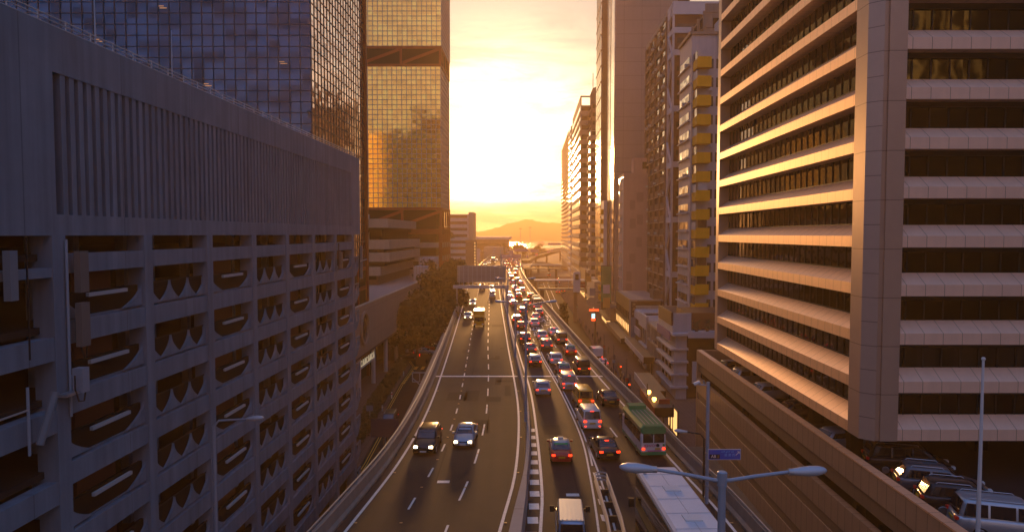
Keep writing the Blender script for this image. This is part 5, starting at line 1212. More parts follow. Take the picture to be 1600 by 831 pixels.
rampA = road_ramp("ramp_road", [(8, 470, .05), (14, 520, .5), (26, 575, 1.4), (46, 660, 3.0), (75, 760, 4.6), (110, 880, 5.5)], 9)
rampB = road_ramp("slip_road", [(7.5, 385, -.6), (9.5, 430, -.8), (16, 462, -1.6), (26, 482, -3.6), (36, 492, -5.8), (44, 498, -7.6)], 6)
rampC = road_ramp("loop_road", [(-20, 330, -.2), (-24, 410, .2), (-31, 470, 1), (-36, 530, 2.0), (-30, 590, 2.6), (-18, 640, 2.8)], 7)
for k, t_ in enumerate((9, 13, 17, 22, 26, 31, 36, 41)):
    q = rampA[min(t_, len(rampA) - 1)]; d = rampA[min(t_ + 1, len(rampA) - 1)] - q
    place(('hatch', 'sedan')[k % 2], ('white', 'silver', 'red')[k % 3], q + Vector(((-1.8, 1.8)[k % 2], 0, .02)), math.atan2(-d.x, d.y), "tiny red-lit car climbing the curved ramp far off on the right", 'car', True, far=True, group="tiny cars on the far ramp")
def footbridge(y, x0, x1, zd, zr, label, lift=True):
    t = thing("footbridge", (x0, y, zd), label, "footbridge")
    b = MB(); b.raw(x0, x1, y - 1.6, y + 1.6, zd - .5, zd); b.build("deck", CONC, t); b = MB(); b.raw(x0 - 1, x1, y - 2, y + 2, zr, zr + .25); b.build("roof", WBAND, t)
    b = MB(); b.raw(x0, x1, y - 1.62, y - 1.55, zd + 1.0, zd + 1.1); b.build("front_rail", STEEL, t)
    for k in range(int((x1 - x0) / 3) + 1): b = MB(); b.raw(x0 + k * 3, x0 + k * 3 + .14, y - 1.62, y - 1.5, zd, zr); b.build("roof_post", STEEL, t)
    for q in (x0 + .8, x1 - 3.2): b = MB(); b.raw(q, q + 1.1, y - .7, y + .7, ST, zd - .5); b.build("pier", BROWNW, t)
    if lift: b = MB(); b.raw(x1 - 3.4, x1 - 1.4, y - 2.6, y - 1.7, zd - 1, zr + 2.6); l_ = b.build("lift_tower", WBAND, t); b = MB(); b.raw(x1 - 2.9, x1 - 1.9, y - 2.66, y - 2.58, zr + .3, zr + 2.0); b.build("tower_opening", DARKIN, l_)
footbridge(203, 7.6, 21.5, 2.0, 4.3, "covered footbridge with pale lift tower crossing the right-hand street")
footbridge(330, 5.2, 24, 1.6, 3.2, "second covered footbridge farther along the right-hand street", False)

# ------------------------------------------------------------------ gantry sign seen from behind
def gantry():
    y = 164.0; xl = xat(LE, y) - 1.5; xr = xat(ML, y) + 1.2; t = thing("sign_gantry", (xl, y, 0), "huge blank-backed motorway sign on a gantry over the left carriageway", "sign gantry")
    b = MB(); b.raw(xl - .6, xr + .5, y - .35, y + .35, 5.0, 5.75); b.build("beam", WBAND, t); b = MB(); b.tube([(xl + .3, y, -2), (xl + .3, y, 5.0)], .18, 10); b.build("slim_post", STEEL, t); b = MB(); b.raw(xr - .4, xr + .3, y - .4, y + .4, 0, 5.0); b.build("thick_post", STEEL, t)
    x0, x1 = xl + .4, xr - .25; b = MB(); b.raw(x0, x1, y - .1, y, 6.5, 10.5); b.build("sign_back_panel", M("sign_back_aluminium", (.36, .33, .30), .5, metal=.4, var=.12, joints=(('Z', 1.0, .04),), jdark=.75), t)
    n = 11
    for k in range(n): x = x0 + .5 + k * (x1 - x0 - 1.0) / (n - 1); b = MB(); b.raw(x - .06, x + .06, y - .3, y - .11, 5.76, 10.45); b.build("upright", STEEL, t)
    for k in range(6): x = x0 + 1 + k * 1.7; b = MB(); b.raw(x - .4, x + .4, y + .1, y + .5, 5.9, 6.2); b.build("floodlight", ORANGEB, t)
gantry()
SIGNB = M("motorway_sign_blue", (.06, .08, .30), .5, var=.05)
for k, (px0, px1, py0, py1, Y, lab) in enumerate(((782, 814, 397.5, 403.5, 470, "widest blue direction sign across the distant carriageways"), (795, 802, 391.5, 397.2, 470.4, "small blue sign standing on top of the widest one"), (804, 825, 388.5, 393, 560, "blue direction sign left of a pair above the far ramp"), (829, 842, 390, 394, 560, "blue direction sign right of a pair above the far ramp"), (856, 876, 379.5, 383, 650, "blue direction sign high on the far right ramp"))):
    a = ground(px0, 420); s = Y / 1067.0; x0, x1 = (px0 - 800) * s, (px1 - 800) * s; z1, z0 = 18 - (py0 - 366) * s, 18 - (py1 - 366) * s
    t = thing("direction_sign", (x0, Y, z0), lab, "road sign", "distant blue road signs"); b = MB(); b.raw(x0, x1, Y, Y + .15, z0, z1); b.build("board", SIGNB, t); b = MB(); b.raw((x0 + x1) / 2 - .12, (x0 + x1) / 2 + .12, Y + .16, Y + .3, -1 if k != 1 else z0 - 1, z0 + .5); b.build("post", STEEL, t)

# ------------------------------------------------------------------ street lamps
LAMPW = M("lamp_head_grey", (.46, .48, .52), .4, var=.06, metal=.2); LENS = M("lamp_lens", (.4, .42, .45), .15, var=0)
def lamp_head(t, base, d, L=.95, up=.06):
    """Drop-shaped lantern on the end of an arm; d = unit direction outwards."""
    d = Vector(d).normalized(); s = Vector((-d.y, d.x, 0)).normalized(); rings = []
    for q, w, hh, lo in ((0, .075, .075, .07), (.10, .085, .085, .09), (.3, .125, .11, .11), (.55, .165, .13, .135), (.78, .155, .12, .12), (.93, .10, .08, .08), (1.0, .03, .03, .03)):
        c = Vector(base) + d * (q * L) + Vector((0, 0, up * q)); rings.append([c + s * (w * math.cos(a)) + Vector((0, 0, (hh if math.sin(a) > 0 else lo) * math.sin(a))) for a in [k * 2 * math.pi / 14 for k in range(14)]])
    b = MB(); b.rings(rings); h_ = b.build("lamp_head", LAMPW, t, smooth=True)
    b = MB(); c = Vector(base) + d * (.1 * L); b.tube([c - d * .12, c], .088, 12); b.build("collar", STEEL, h_)
def double_lamp(pos, h, arm, label, r=.11, group="double-arm lamps along the median", rise=.35, ang=0.0):
    t = thing("street_lamp", pos, label, "street lamp", group); p = Vector(pos)
    b = MB(); b.tube([p, p + Vector((0, 0, .9)), p + Vector((0, 0, .92)), p + Vector((0, 0, h))], [r * 1.35, r * 1.3, r, r * .85], 14); b.build("post", GREYP, t)
    b = MB(); top = p + Vector((0, 0, h)); b.tube([top - Vector((0, 0, .32)), top + Vector((0, 0, .04)), top + Vector((0, 0, .06))], [r * 1.12, r * 1.12, r * .8], 14); b.build("post_cap", GREYP, t)
    b = MB(); q = p + Vector((0, 0, h * .78)); b.tube([q, q + Vector((0, 0, .05))], r * 1.06, 14); b.build("joint_ring", STEEL, t)
    for s in (-1, 1):
        d = Vector((s * math.cos(ang), s * math.sin(ang), 0)); a = top - Vector((0, 0, .18)); e = a + d * arm + Vector((0, 0, rise))
        b = MB(); b.tube([a, a + d * arm * .12 + Vector((0, 0, rise * .03)), a + d * arm * .5 + Vector((0, 0, rise * .5)), e], [r * .5, r * .46, r * .42, r * .38], 10); b.build("arm", GREYP, t); lamp_head(t, e, d, .95)
    return t
def med_pos(y): a, b_ = mid_line(y); return Vector(((a + b_) / 2, y, .84))
double_lamp((5.5, 17.6, 0), 11.75, 1.72, "grey double-headed street lamp in the foreground, its heads close to the camera", .115, rise=.26, ang=R(-3))
for k, y in enumerate((62.0, 95.0, 129.0, 163, 197, 231, 265, 300)):
    lab = ["double-armed street lamp on the median, second from the camera", "double-armed street lamp on the median, third from the camera, thin dark post", "double-armed street lamp on the median, fourth from the camera, beside the champagne car"]
    double_lamp(med_pos(y), 10.9, 1.9, lab[k] if k < 3 else "small far-off double-armed lamp on the median beyond the gantry", .12, rise=.3)
def single_lamp(pos, h, arm, d, label, mat=GREYP):
    t = thing("street_lamp", pos, label, "street lamp"); p = Vector(pos); d = Vector(d)
    b = MB(); b.tube([p, p + Vector((0, 0, h - .4)), p + Vector((0, 0, h - .1)) + d * .25, p + Vector((0, 0, h)) + d * arm], [.10, .075, .06, .045], 10); b.build("post", mat, t); lamp_head(t, p + Vector((0, 0, h)) + d * arm, d, .85)
single_lamp((-15.55, 35.2, ST), 16.4, 1.75, (1, 0, 0), "tall single-arm street lamp in front of the car park's scalloped balconies")
single_lamp((13.2, 46.3, ST), 12.4, 1.2, (-.95, .2, 0), "thin dark single-arm lamp down in the street beside the blue sign pole", DARKM)
def cctv_pole():
    p = Vector((13.05, 45.0, ST)); t = thing("sign_pole", p, "tall blue-grey pole carrying a security camera and the blue direction sign", "pole"); 
    b = MB(); b.tube([p, p + Vector((0, 0, 16.2))], [.13, .115], 12); b.build("post", GREYP, t)
    for z in (9.2, 11.4, 13.6): b = MB(); b.tube([p + Vector((0, 0, z)), p + Vector((0, 0, z + .1))], .14, 12); b.build("band", STEEL, t)
    q = p + Vector((0, 0, 16.0)); b = MB(); b.tube([q, q + Vector((-.62, 0, .02))], .04, 8); b.tube([q + Vector((-.3, 0, 0)), q + Vector((-.3, 0, .35))], .035, 8); b.build("camera_arm", STEEL, t)
    c = q + Vector((-.75, 0, .12)); d = Vector((-.86, .2, -.45)).normalized(); b = MB(); b.tube([c - d * .22, c - d * .2, c + d * .2, c + d * .22], [.09, .12, .12, .09], 10); b.build("security_camera", WHITEP, t)
    s = thing("direction_sign", (13.2, 44.8, 3.0), "small blue direction sign with white arrow, mirrored place name and dark A8 box", "road sign"); Y = 44.72; k = 44.75 / 1067.0
    X = lambda px: (px - 800) * k; Z = lambda py: 18 - (py - 366) * k
    x0, x1, z0, z1 = X(1110.2), X(1162.2), Z(722.4), Z(705.3)
    def rb(nm, mat, a, b_, c_, d_, y0, y1): m_ = MB(); m_.raw(a, b_, y0, y1, c_, d_); return m_.build(nm, mat, s)
    rb("white_border", PNT['white'], x0, x1, z0, z1, Y, Y + .05); rb("blue_face", M("sign_face_blue", (.04, .09, .46), .45, var=.04), x0 + .035, x1 - .035, z0 + .035, z1 - .035, Y - .012, Y - .001)
    bx0, bx1, bz0, bz1 = X(1112.6), X(1129.2), Z(720.2), Z(713.4); rb("route_box", TRIM, bx0, bx1, bz0, bz1, Y - .024, Y - .013)
    wt_ = M("sign_white_lettering", (.72, .66, .62), .5, var=0); bl = M("sign_pale_blue_lettering", (.16, .42, .75), .5, var=0)
    text_mesh("route_lettering", "A8", .29, wt_, Matrix.Translation(((bx0 * .62 + bx1 * .38), Y - .03, (bz0 + bz1) / 2)) @ FACE_CAM, s, .004)
    m_ = MB(); cx, cz = bx1 - .12, (bz0 + bz1) / 2 - .02; m_.raw(cx - .08, cx + .08, Y - .034, Y - .026, cz - .012, cz + .012); m_.raw(cx - .012, cx + .012, Y - .036, Y - .027, cz - .09, cz + .09); m_.raw(cx - .08, cx + .08, Y - .034, Y - .026, cz + .09, cz + .11); m_.build("route_mark", ORANGEB, s)
    text_mesh("place_name_lettering", "Sai Ying Pun", .17, bl, Matrix.Translation((X(1141), Y - .016, Z(709.3))) @ FACE_CAM, s, .004, True)
    text_mesh("place_name_characters", "西 營 盤", .20, bl, Matrix.Translation((X(1144.5), Y - .016, Z(714.8))) @ FACE_CAM, s, .004, True)
    ax, az = X(1154.2), Z(714.8); bx, bz = X(1159.6), Z(709.4); m_ = MB(); dx, dz = (bx - ax), (bz - az); l = math.hypot(dx, dz); ux, uz = dx / l, dz / l; w = .022
    m_.prism([(ax - uz * w, Y - .013, az + ux * w), (bx - uz * w, Y - .013, bz + ux * w), (bx + uz * w, Y - .013, bz - ux * w), (ax + uz * w, Y - .013, az - ux * w)], (0, -.012, 0))
    hx, hz = bx + ux * .04, bz + uz * .04; m_.prism([(hx, Y - .0135, hz), (hx - .17, Y - .0135, hz), (hx - .12, Y - .0135, hz - .05), (hx - .05, Y - .0135, hz - .12), (hx, Y - .0135, hz - .17)], (0, -.0125, 0)); m_.build("arrow", wt_, s)
cctv_pole()
def flagpole():
    p = Vector((22.95, 33.0, 2.6)); t = thing("flagpole", p, "thin white bare flagpole with ball top in front of the parked cars", "flagpole"); b = MB(); b.tube([p, p + Vector((0, 0, 9.3))], [.11, .055], 12); b.build("pole", WHITEP, t); b = MB(); c = p + Vector((0, 0, 9.35)); b.rings([[c + Vector((math.cos(a) * .1 * math.cos(e), math.sin(a) * .1 * math.cos(e), .1 * math.sin(e))) for a in [k * math.pi / 6 for k in range(12)]] for e in (-1.5, -.8, 0, .8, 1.5)]); b.build("ball_finial", WHITEP, t)
flagpole()
# ------------------------------------------------------------------ guard rail in the gore (rounded nose towards the traffic)
def guard_rail():
    ln = [Vector(q) for q in ((5.05, 18, 0), (5.6, 30, 0), (6.2, 40.6, 0), (6.32, 47.5, 0))]; t = thing("crash_barrier", (5.9, 40, 0), "double galvanised guard rail with rounded nose between left lane and bus", "crash barrier")
    for z, r_ in ((.45, .07), (.72, .07), (.97, .055)):
        a = off(ln, -.42); c = off(ln, .42); e = ln[-1] + Vector((0, .35, 0)); nose = [e + Vector((-.42 * math.cos(q), .42 * math.sin(q), 0)) for q in [math.pi * k / 8 for k in range(9)]]
        b = MB(); b.tube([p + Vector((0, 0, z)) for p in a] + [p + Vector((0, 0, z)) for p in nose] + [p + Vector((0, 0, z)) for p in reversed(c)], r_, 8); b.build("rail", M("guard_rail_paint", (.34, .32, .31), .6, var=.2), t)
    for k in range(13):
        y = 20 + k * 2.2; x = ln[0].x
        for a, c in zip(ln, ln[1:]):
            if a.y <= y <= c.y: x = a.x + (c.x - a.x) * (y - a.y) / (c.y - a.y)
        b = MB(); b.raw(x - .36, x + .36, y - .06, y + .06, 0, .42); b.build("spreader_post", DARKM, t)
guard_rail()
# ------------------------------------------------------------------ car-park antennas
def antenna(label, base, parts_):
    t = thing("mobile_antenna", base, label, "antenna")
    for nm, mt_, fn in parts_:
        b = MB(); fn(b); b.build(nm, mt_, t)
AW = M("antenna_plastic", (.19, .22, .25), .5, var=.08); AB = M("antenna_beige", (.17, .145, .13), .5, var=.08)
antenna("white slab antenna in the tall opening at the left edge of the photo", P(-17.7, 22.9, 15.4), [("panel", AW, lambda b: b.box(-17.75, -17.5, 22.85, 23.2, 15.75, 17.45)), ("pole", TRIM, lambda b: b.tube([P(-17.6, 23.75, 13.6), P(-17.6, 23.75, 17.9)], .03, 8))])
antenna("pair of beige panel antennas stacked on the car park's corner column", P(-17.7, 26.4, 13.4), [("upper_panel", AB, lambda b: b.box(-17.65, -17.4, 26.25, 26.75, 15.75, 17.35)), ("lower_panel", AB, lambda b: b.box(-17.65, -17.4, 26.25, 26.75, 13.65, 15.35)), ("pole", GREYP, lambda b: b.tube([P(-17.75, 26.0, 11), P(-17.75, 26.0, 17.8)], .05, 8)), ("cable", TRIM, lambda b: b.tube([P(-17.5, 26.3, 13.7), P(-17.45, 26.4, 13.2), P(-17.5, 26.6, 13.2), P(-17.5, 26.7, 13.7)], .03, 6))])
antenna("grey equipment box with looping cables on the corner column below the beige antennas", P(-17.7, 26.2, 11.8), [("cabinet", GREYP, lambda b: b.box(-17.7, -17.3, 26.05, 26.45, 11.9, 12.85)), ("cable", TRIM, lambda b: b.tube([P(-17.5, 25.9, 12.6), P(-17.4, 25.75, 12.1), P(-17.4, 25.95, 11.6), P(-17.4, 26.25, 11.55), P(-17.4, 26.35, 11.9)], .03, 6)), ("bracket", STEEL, lambda b: b.box(-17.8, -17.4, 25.3, 26.0, 11.9, 12.0))])
antenna("tilted tube-like antenna on a bracket in the opening at the left edge", P(-17.6, 23.4, 10.5), [("tube_panel", AW, lambda b: b.tube([P(-17.35, 23.75, 10.6), P(-17.1, 24.25, 12.35)], .13, 12)), ("pole", GREYP, lambda b: b.tube([P(-17.5, 23.45, 10.3), P(-17.5, 23.45, 12.7)], .05, 8)), ("bracket", STEEL, lambda b: b.tube([P(-17.5, 21.5, 11.9), P(-17.5, 23.45, 11.9)], .04, 8))])
antenna("small panel antenna fixed to a far column of the car park", P(-17.7, 62.2, 14.6), [("panel", AB, lambda b: b.box(-17.7, -17.4, 62.25, 62.65, 14.9, 16.4)), ("pole", TRIM, lambda b: b.tube([P(-17.6, 62.0, 14.8), P(-17.6, 62.0, 17.2)], .05, 8))])
antenna("tall slim antenna cluster on the car park's far corner", P(-17.7, 70.2, 13.0), [("panel", AW, lambda b: b.box(-17.9, -17.6, 70.45, 70.75, 13.4, 16.8)), ("pole", TRIM, lambda b: b.tube([P(-17.8, 70.2, 12.5), P(-17.8, 70.2, 18.0)], .06, 8)), ("arm", STEEL, lambda b: b.tube([P(-17.8, 70.2, 15.2), P(-17.2, 70.9, 15.4)], .05, 8))])
for k, (v, h_, u) in enumerate(((38.0, 7.4, -24), (46.0, 6.2, -24), (21.6, 6.0, -23))):
    t = thing("roof_mast", P(u, v, 25.3), ["tallest thin white mast on the car park roof", "shorter thin white mast on the car park roof, to the right", "dark mast at the left end of the car park roof"][k], "mast"); b = MB(); c = Vector(P(u, v, 25.3)); b.tube([c, c + Vector((0, 0, h_ * .6)), c + Vector((0, 0, h_))], [.06, .04, .02], 8); b.build("pole", GREYP if k < 2 else DARKM, t); b = MB(); b.raw(c.x - .4, c.x + .4, c.y - .3, c.y + .3, 25.3, 26.3); b.build("base_box", GREYP, t)
# ------------------------------------------------------------------ traffic lights, posts, signs in the lower streets
def traffic_light(pos, col, label, h=3.4):
    t = thing("traffic_light", pos, label, "traffic light", "traffic lights in the lower streets"); p = Vector(pos); b = MB(); b.tube([p, p + Vector((0, 0, h))], .07, 8); b.build("post", DARKM, t); b = MB(); b.raw(p.x - .16, p.x + .16, p.y - .12, p.y + .1, p.z + h - .9, p.z + h + .1); hd = b.build("signal_head", TRIM, t)
    mt_ = {'r': REDSIGN, 'g': GREENLT}[col]; z = p.z + h - (.12 if col == 'r' else .7); b = MB(); b.tube([(p.x, p.y - .20, z), (p.x, p.y - .12, z)], .12, 10); b.build("lit_lens", mt_, hd)
GREENLT = M("green_signal", (.05, .6, .3), .4, var=0, emit=((.1, 1.0, .45), 5.0))
traffic_light((18.6, 116, ST + .13), 'r', "traffic light showing red among pedestrians by the brown shops"); traffic_light((17.85, 103, ST + .13), 'r', "traffic light showing red beside the long pale canopy", 3.2)
traffic_light((21.2, 231, ST + .13), 'g', "traffic light showing green, the farther of two green ones", 3.6); traffic_light((20.6, 216, ST + .13), 'g', "traffic light showing green, the nearer of two green ones", 3.6)
g = ground(681, 568, ST); traffic_light((g.x, g.y, ST), 'g', "traffic light showing green at the lower left junction", 3.3)
def frame_sign():
    g = ground(667, 620, ST); t = thing("open_sign_gantry", g, "open blue-grey steel sign frame with a diagonal brace beside the left parapet", "sign gantry"); y = 117.0; s = y / 1067; X = lambda p: (p - 800) * s; Z = lambda p: 18 - (p - 366) * s
    for nm, a, c in (("post", (666, 640), (666, 583)), ("top_bar", (642.5, 583.5), (667, 583.5)), ("side_bar", (643, 583), (643, 598)), ("diagonal_brace", (643, 592), (664, 611)), ("middle_bar", (654.5, 584), (654.5, 598)), ("lower_bar", (643, 598), (654, 598))):
        b = MB(); b.tube([(X(a[0]), y, Z(a[1])), (X(c[0]), y, Z(c[1]))], .09, 8); b.build(nm, GREYP, t)
frame_sign()
def simple_sign(px_, py_, h, w, hh, mat, label, name="road_sign", cat="road sign", z=ST):
    g = ground(px_, py_, z); t = thing(name, g, label, cat); b = MB(); b.tube([g, g + Vector((0, 0, h))], .05, 8); b.build("post", STEEL, t); b = MB(); b.raw(g.x - w / 2, g.x + w / 2, g.y - .10, g.y - .06, g.z + h - hh, g.z + h + .05); b.build("board", mat, t)
simple_sign(578, 668, 3.0, .9, .7, BLUEGREY, "small grey sign on a post in the hedge's near end"); simple_sign(691.5, 548, 4.2, 1.4, 1.3, BLUEGREY, "dark square sign beside the left parapet near the trees"); simple_sign(602, 700, 3.6, 3.4, 2.2, M("dark_back_of_sign", (.03, .04, .09), .6, var=.1), "large dark sign back behind the left parapet near the people carrier")
for k, (px_, py_, col_) in enumerate(((612, 622, WHITEP), (630.5, 588, GREYP), (597.5, 643, GREYP), (584, 655, WHITEP))):
    g = ground(px_, py_, ST); t = thing("bollard", g, ["white bollard along the hedge kerb, middle one", "grey bollard at the far end of the hedge", "grey bollard at the kerb above the people carrier", "white bollard nearest the car park"][k], "bollard", "kerb bollards by the hedge"); b = MB(); b.tube([g, g + Vector((0, 0, .95)), g + Vector((0, 0, 1.02))], [.10, .10, .05], 10); b.build("post", col_, t); b = MB(); b.tube([g + Vector((0, 0, .6)), g + Vector((0, 0, .8))], .108, 10); b.build("reflective_band", PNT['white'] if col_ is GREYP else PNT['red'], t)
for k, (u, v) in enumerate(((17.6, 88), (18.3, 108), (18.6, 124), (19.0, 140))):
    p = Vector((u, v, ST + .13)); t = thing("street_post", p, ["thin dark post beside the red canopy", "thin dark post by the terrace building", "thin dark post by the loggia building", "thin dark post by the white-banded building"][k], "post", "thin posts along the right pavement"); b = MB(); b.tube([p, p + Vector((0, 0, 6.5 - k * .4))], .06, 8); b.build("pole", DARKM, t); b = MB(); b.raw(p.x - .25, p.x + .25, p.y - .06, p.y - .02, p.z + 2.4, p.z + 3.0); b.build("plate", BLUEGREY if k % 2 == 0 else CANOPYR, t)
# ------------------------------------------------------------------ boats on the far water
def boat(x, y, L, H, label, mat=WHITEW):
    t = thing("ferry_boat", (x, y, ST - .5), label, "boat", "boats on the far water"); b = MB(); z = ST - .6
    b.add([(x - L / 2, y - 3, z + 2.2), (x + L / 2 + 2, y, z + 2.8), (x - L / 2, y + 3, z + 2.2), (x - L / 2 + 1, y - 2.2, z), (x + L / 2 - 1, y, z), (x - L / 2 + 1, y + 2.2, z)], [(0, 1, 2), (3, 5, 4), (0, 3, 4, 1), (1, 4, 5, 2), (2, 5, 3, 0)]); b.build("hull", mat, t); b = MB(); b.raw(x - L * .35, x + L * .2, y - 2, y + 2, z + 2.3, z + H); b.build("deckhouse", mat, t); b = MB(); b.raw(x - .2, x + .2, y - .2, y + .2, z + H, z + H * 1.8); b.build("mast", DARKM, t)
boat(75, 1720, 26, 8, "broad pale barge nearest on the far water"); boat(36, 1940, 16, 5, "small boat left of the barge far out"); boat(84, 1960, 16, 5, "small boat right of the barge far out", DARKM); boat(-24, 1980, 16, 5, "boat close under the hill's left slope", DARKM); boat(14, 1900, 9, 4, "tiny boat between the lamp masts", DARKM)
for k, (x, y, h) in enumerate(((9.5, 760, 32), (22, 830, 34), (66, 800, 40), (88, 900, 42))):
    t = thing("mast_lamp", (x, y, ST), ["tall thin light mast at the waterfront, leftmost of four", "tall thin light mast at the waterfront, second from the left", "tall thin light mast at the waterfront, third from the left", "tall thin light mast at the waterfront, rightmost of four"][k], "light mast", "light masts at the waterfront"); b = MB(); b.tube([(x, y, ST), (x, y, ST + h)], [.35, .18], 8); b.build("pole", STEEL, t); b = MB(); b.raw(x - 1.4, x + 1.4, y - .3, y + .3, ST + h, ST + h + .5); b.build("lamp_bar", DARKM, t)
b = MB()
b = None

# ------------------------------------------------------------------ trees and hedges
LEAF = M("leaf_green", (.030, .038, .012), .65, var=.35, vscale=.9); LEAF2 = M("leaf_olive", (.048, .048, .016), .65, var=.35, vscale=.9); BARK = M("bark", (.07, .05, .035), .9, var=.3)
def leaves(mb, c, r, n, size, rnd, squash=.8, mi=2):
    for _ in range(n):
        d = Vector((rnd.gauss(0, 1), rnd.gauss(0, 1), rnd.gauss(0, 1))).normalized() * (r * (rnd.random() ** .45)); d.z *= squash
        p = Vector(c) + d; a = Vector((rnd.uniform(-1, 1), rnd.uniform(-1, 1), rnd.uniform(-.5, .7))).normalized(); e = a.cross(Vector((rnd.uniform(-1, 1), rnd.uniform(-1, 1), rnd.uniform(-1, 1)))).normalized(); s = size * rnd.uniform(.6, 1.3)
        mb.add([p - a * s, p + e * s * .55, p + a * s, p - e * s * .55], [(0, 1, 2, 3)], rnd.randrange(mi))
def tree(pos, h, r, label, n=18, leaf=.42, per=150, seed=1, group=None, trunk=.28):
    rnd = random.Random(seed); p = Vector(pos); t = thing("broadleaf_tree", pos, label, "tree", group)
    b = MB(); top = p + Vector((rnd.uniform(-.4, .4), rnd.uniform(-.4, .4), h * .6)); b.tube([p, p + (top - p) * .5 + Vector((.15, -.1, 0)), top], [trunk, trunk * .75, trunk * .4], 9)
    cl = []
    for k in range(n):
        a = rnd.uniform(0, 6.28); q = rnd.random() ** .6; z = rnd.uniform(.38, 1.0); rr = r * q * math.sin(min(1, (1.12 - z) / .62) * 1.57); c = p + Vector((math.cos(a) * rr, math.sin(a) * rr, h * z - .5)); cl.append(c)
        s = p + (top - p) * rnd.uniform(.45, .95); b.tube([s, (s + c) / 2 + Vector((0, 0, .3)), c], [trunk * .3, trunk * .2, .04], 5)
    b.build("trunk", BARK, t); f = MB()
    for c in cl: leaves(f, c, r * rnd.uniform(.28, .48), per, leaf, rnd)
    f.build("crown", [LEAF, LEAF2], t); return t
for k, (px_, Y, h, r, lab) in enumerate(((650, 136, 13.5, 6.0, "dark broadleaf tree nearest the lower left junction"), (672, 152, 16.5, 6.6, "large dark tree in the middle of the left clump"), (694, 168, 17.0, 5.6, "tall dark tree of the left clump, closest to the gantry's slim post"), (636, 158, 13, 6.0, "dark tree of the left clump against the low stone wall"), (664, 186, 17.5, 7.0, "rear tree of the left clump, half hidden"), (708, 196, 17.5, 5.5, "far tree rising behind the gantry sign's left end"), (700, 230, 17, 6.5, "farthest tree of the left clump beyond the gantry"))):
    tree(((px_ - 800) / 1067 * Y, Y, ST), h, r, lab, 24, .46, 240, 10 + k, "dark trees beside the left parapet")
for k, (x, y, h, r) in enumerate(((-6, 585, 17, 7), (2, 592, 17.5, 8), (9, 590, 16, 7), (-32, 400, 12, 6), (-30, 372, 11, 5), (-36, 398, 12, 5), (28, 705, 15, 7))):
    tree((x, y, ST), h, r, ["round tree left of the far waterfront clump", "round tree in the middle of the far waterfront clump", "round tree right of the far waterfront clump", "bushy tree below the white office block", "low tree at the foot of the dark narrow block", "tree squeezed beside the white office block", "far tree below the blue signs on the ramp"][k], 12, .9, 60, 40 + k, "far waterfront trees")
t = tree((-35, 386, 14.7), 4.6, 2.4, "round bush growing on the roof of the dark narrow block", 12, .4, 70, 71, None, .12)
def column_tree(pos, h, r, label, seed):
    rnd = random.Random(seed); p = Vector(pos); t = thing("columnar_tree", pos, label, "tree"); b = MB(); b.tube([p, p + Vector((0, 0, h * .8))], [.16, .06], 8); b.build("trunk", BARK, t); f = MB()
    for k in range(26): z = h * (.32 + .68 * k / 26); leaves(f, p + Vector((rnd.uniform(-.3, .3), rnd.uniform(-.3, .3), z)), r * (1.1 - .5 * k / 26) * rnd.uniform(.8, 1.15), 70, .24, rnd)
    f.build("crown", [LEAF, LEAF2], t)
g = ground(877, 540, ST); column_tree((12.6, 165, ST), 9.3, 1.5, "dark column-shaped tree standing outside the right parapet by the lettering", 81)
def hedge(label, pts, w, h, n, seed, size=.22):
    rnd = random.Random(seed); f = MB()
    for a, c in zip(pts, pts[1:]):
        a, c = Vector(a), Vector(c); m_ = int((c - a).length * n)
        for _ in range(m_):
            q = a + (c - a) * rnd.random() + Vector((rnd.uniform(-w, w) / 2, 0, rnd.random() ** .7 * h)); d = Vector((rnd.uniform(-1, 1), rnd.uniform(-1, 1), rnd.uniform(-.3, .9))).normalized(); e = d.cross(Vector((rnd.uniform(-1, 1), rnd.uniform(-1, 1), .3))).normalized(); s = size * rnd.uniform(.6, 1.3)
            f.add([q - d * s, q + e * s * .6, q + d * s, q - e * s * .6], [(0, 1, 2, 3)], rnd.randrange(2))
    o = f.build("hedge", [LEAF, LEAF2]); return tag(o, label, "hedge")
hedge("long clipped hedge between the brick pavement and the lower left street", [(-19.6, 76, ST + .1), (-19.4, 90, ST + .1), (-20.4, 100, ST + .1), (-21.0, 118, ST + .1), (-21.6, 133, ST + .1)], 2.0, 1.5, 190, 5)
hedge("low dark hedge at the foot of the right parapet along the street", [(12.4, 118, ST), (11.2, 140, ST), (10.0, 160, ST), (9.2, 175, ST)], 2.6, 3.2, 120, 6, .3)

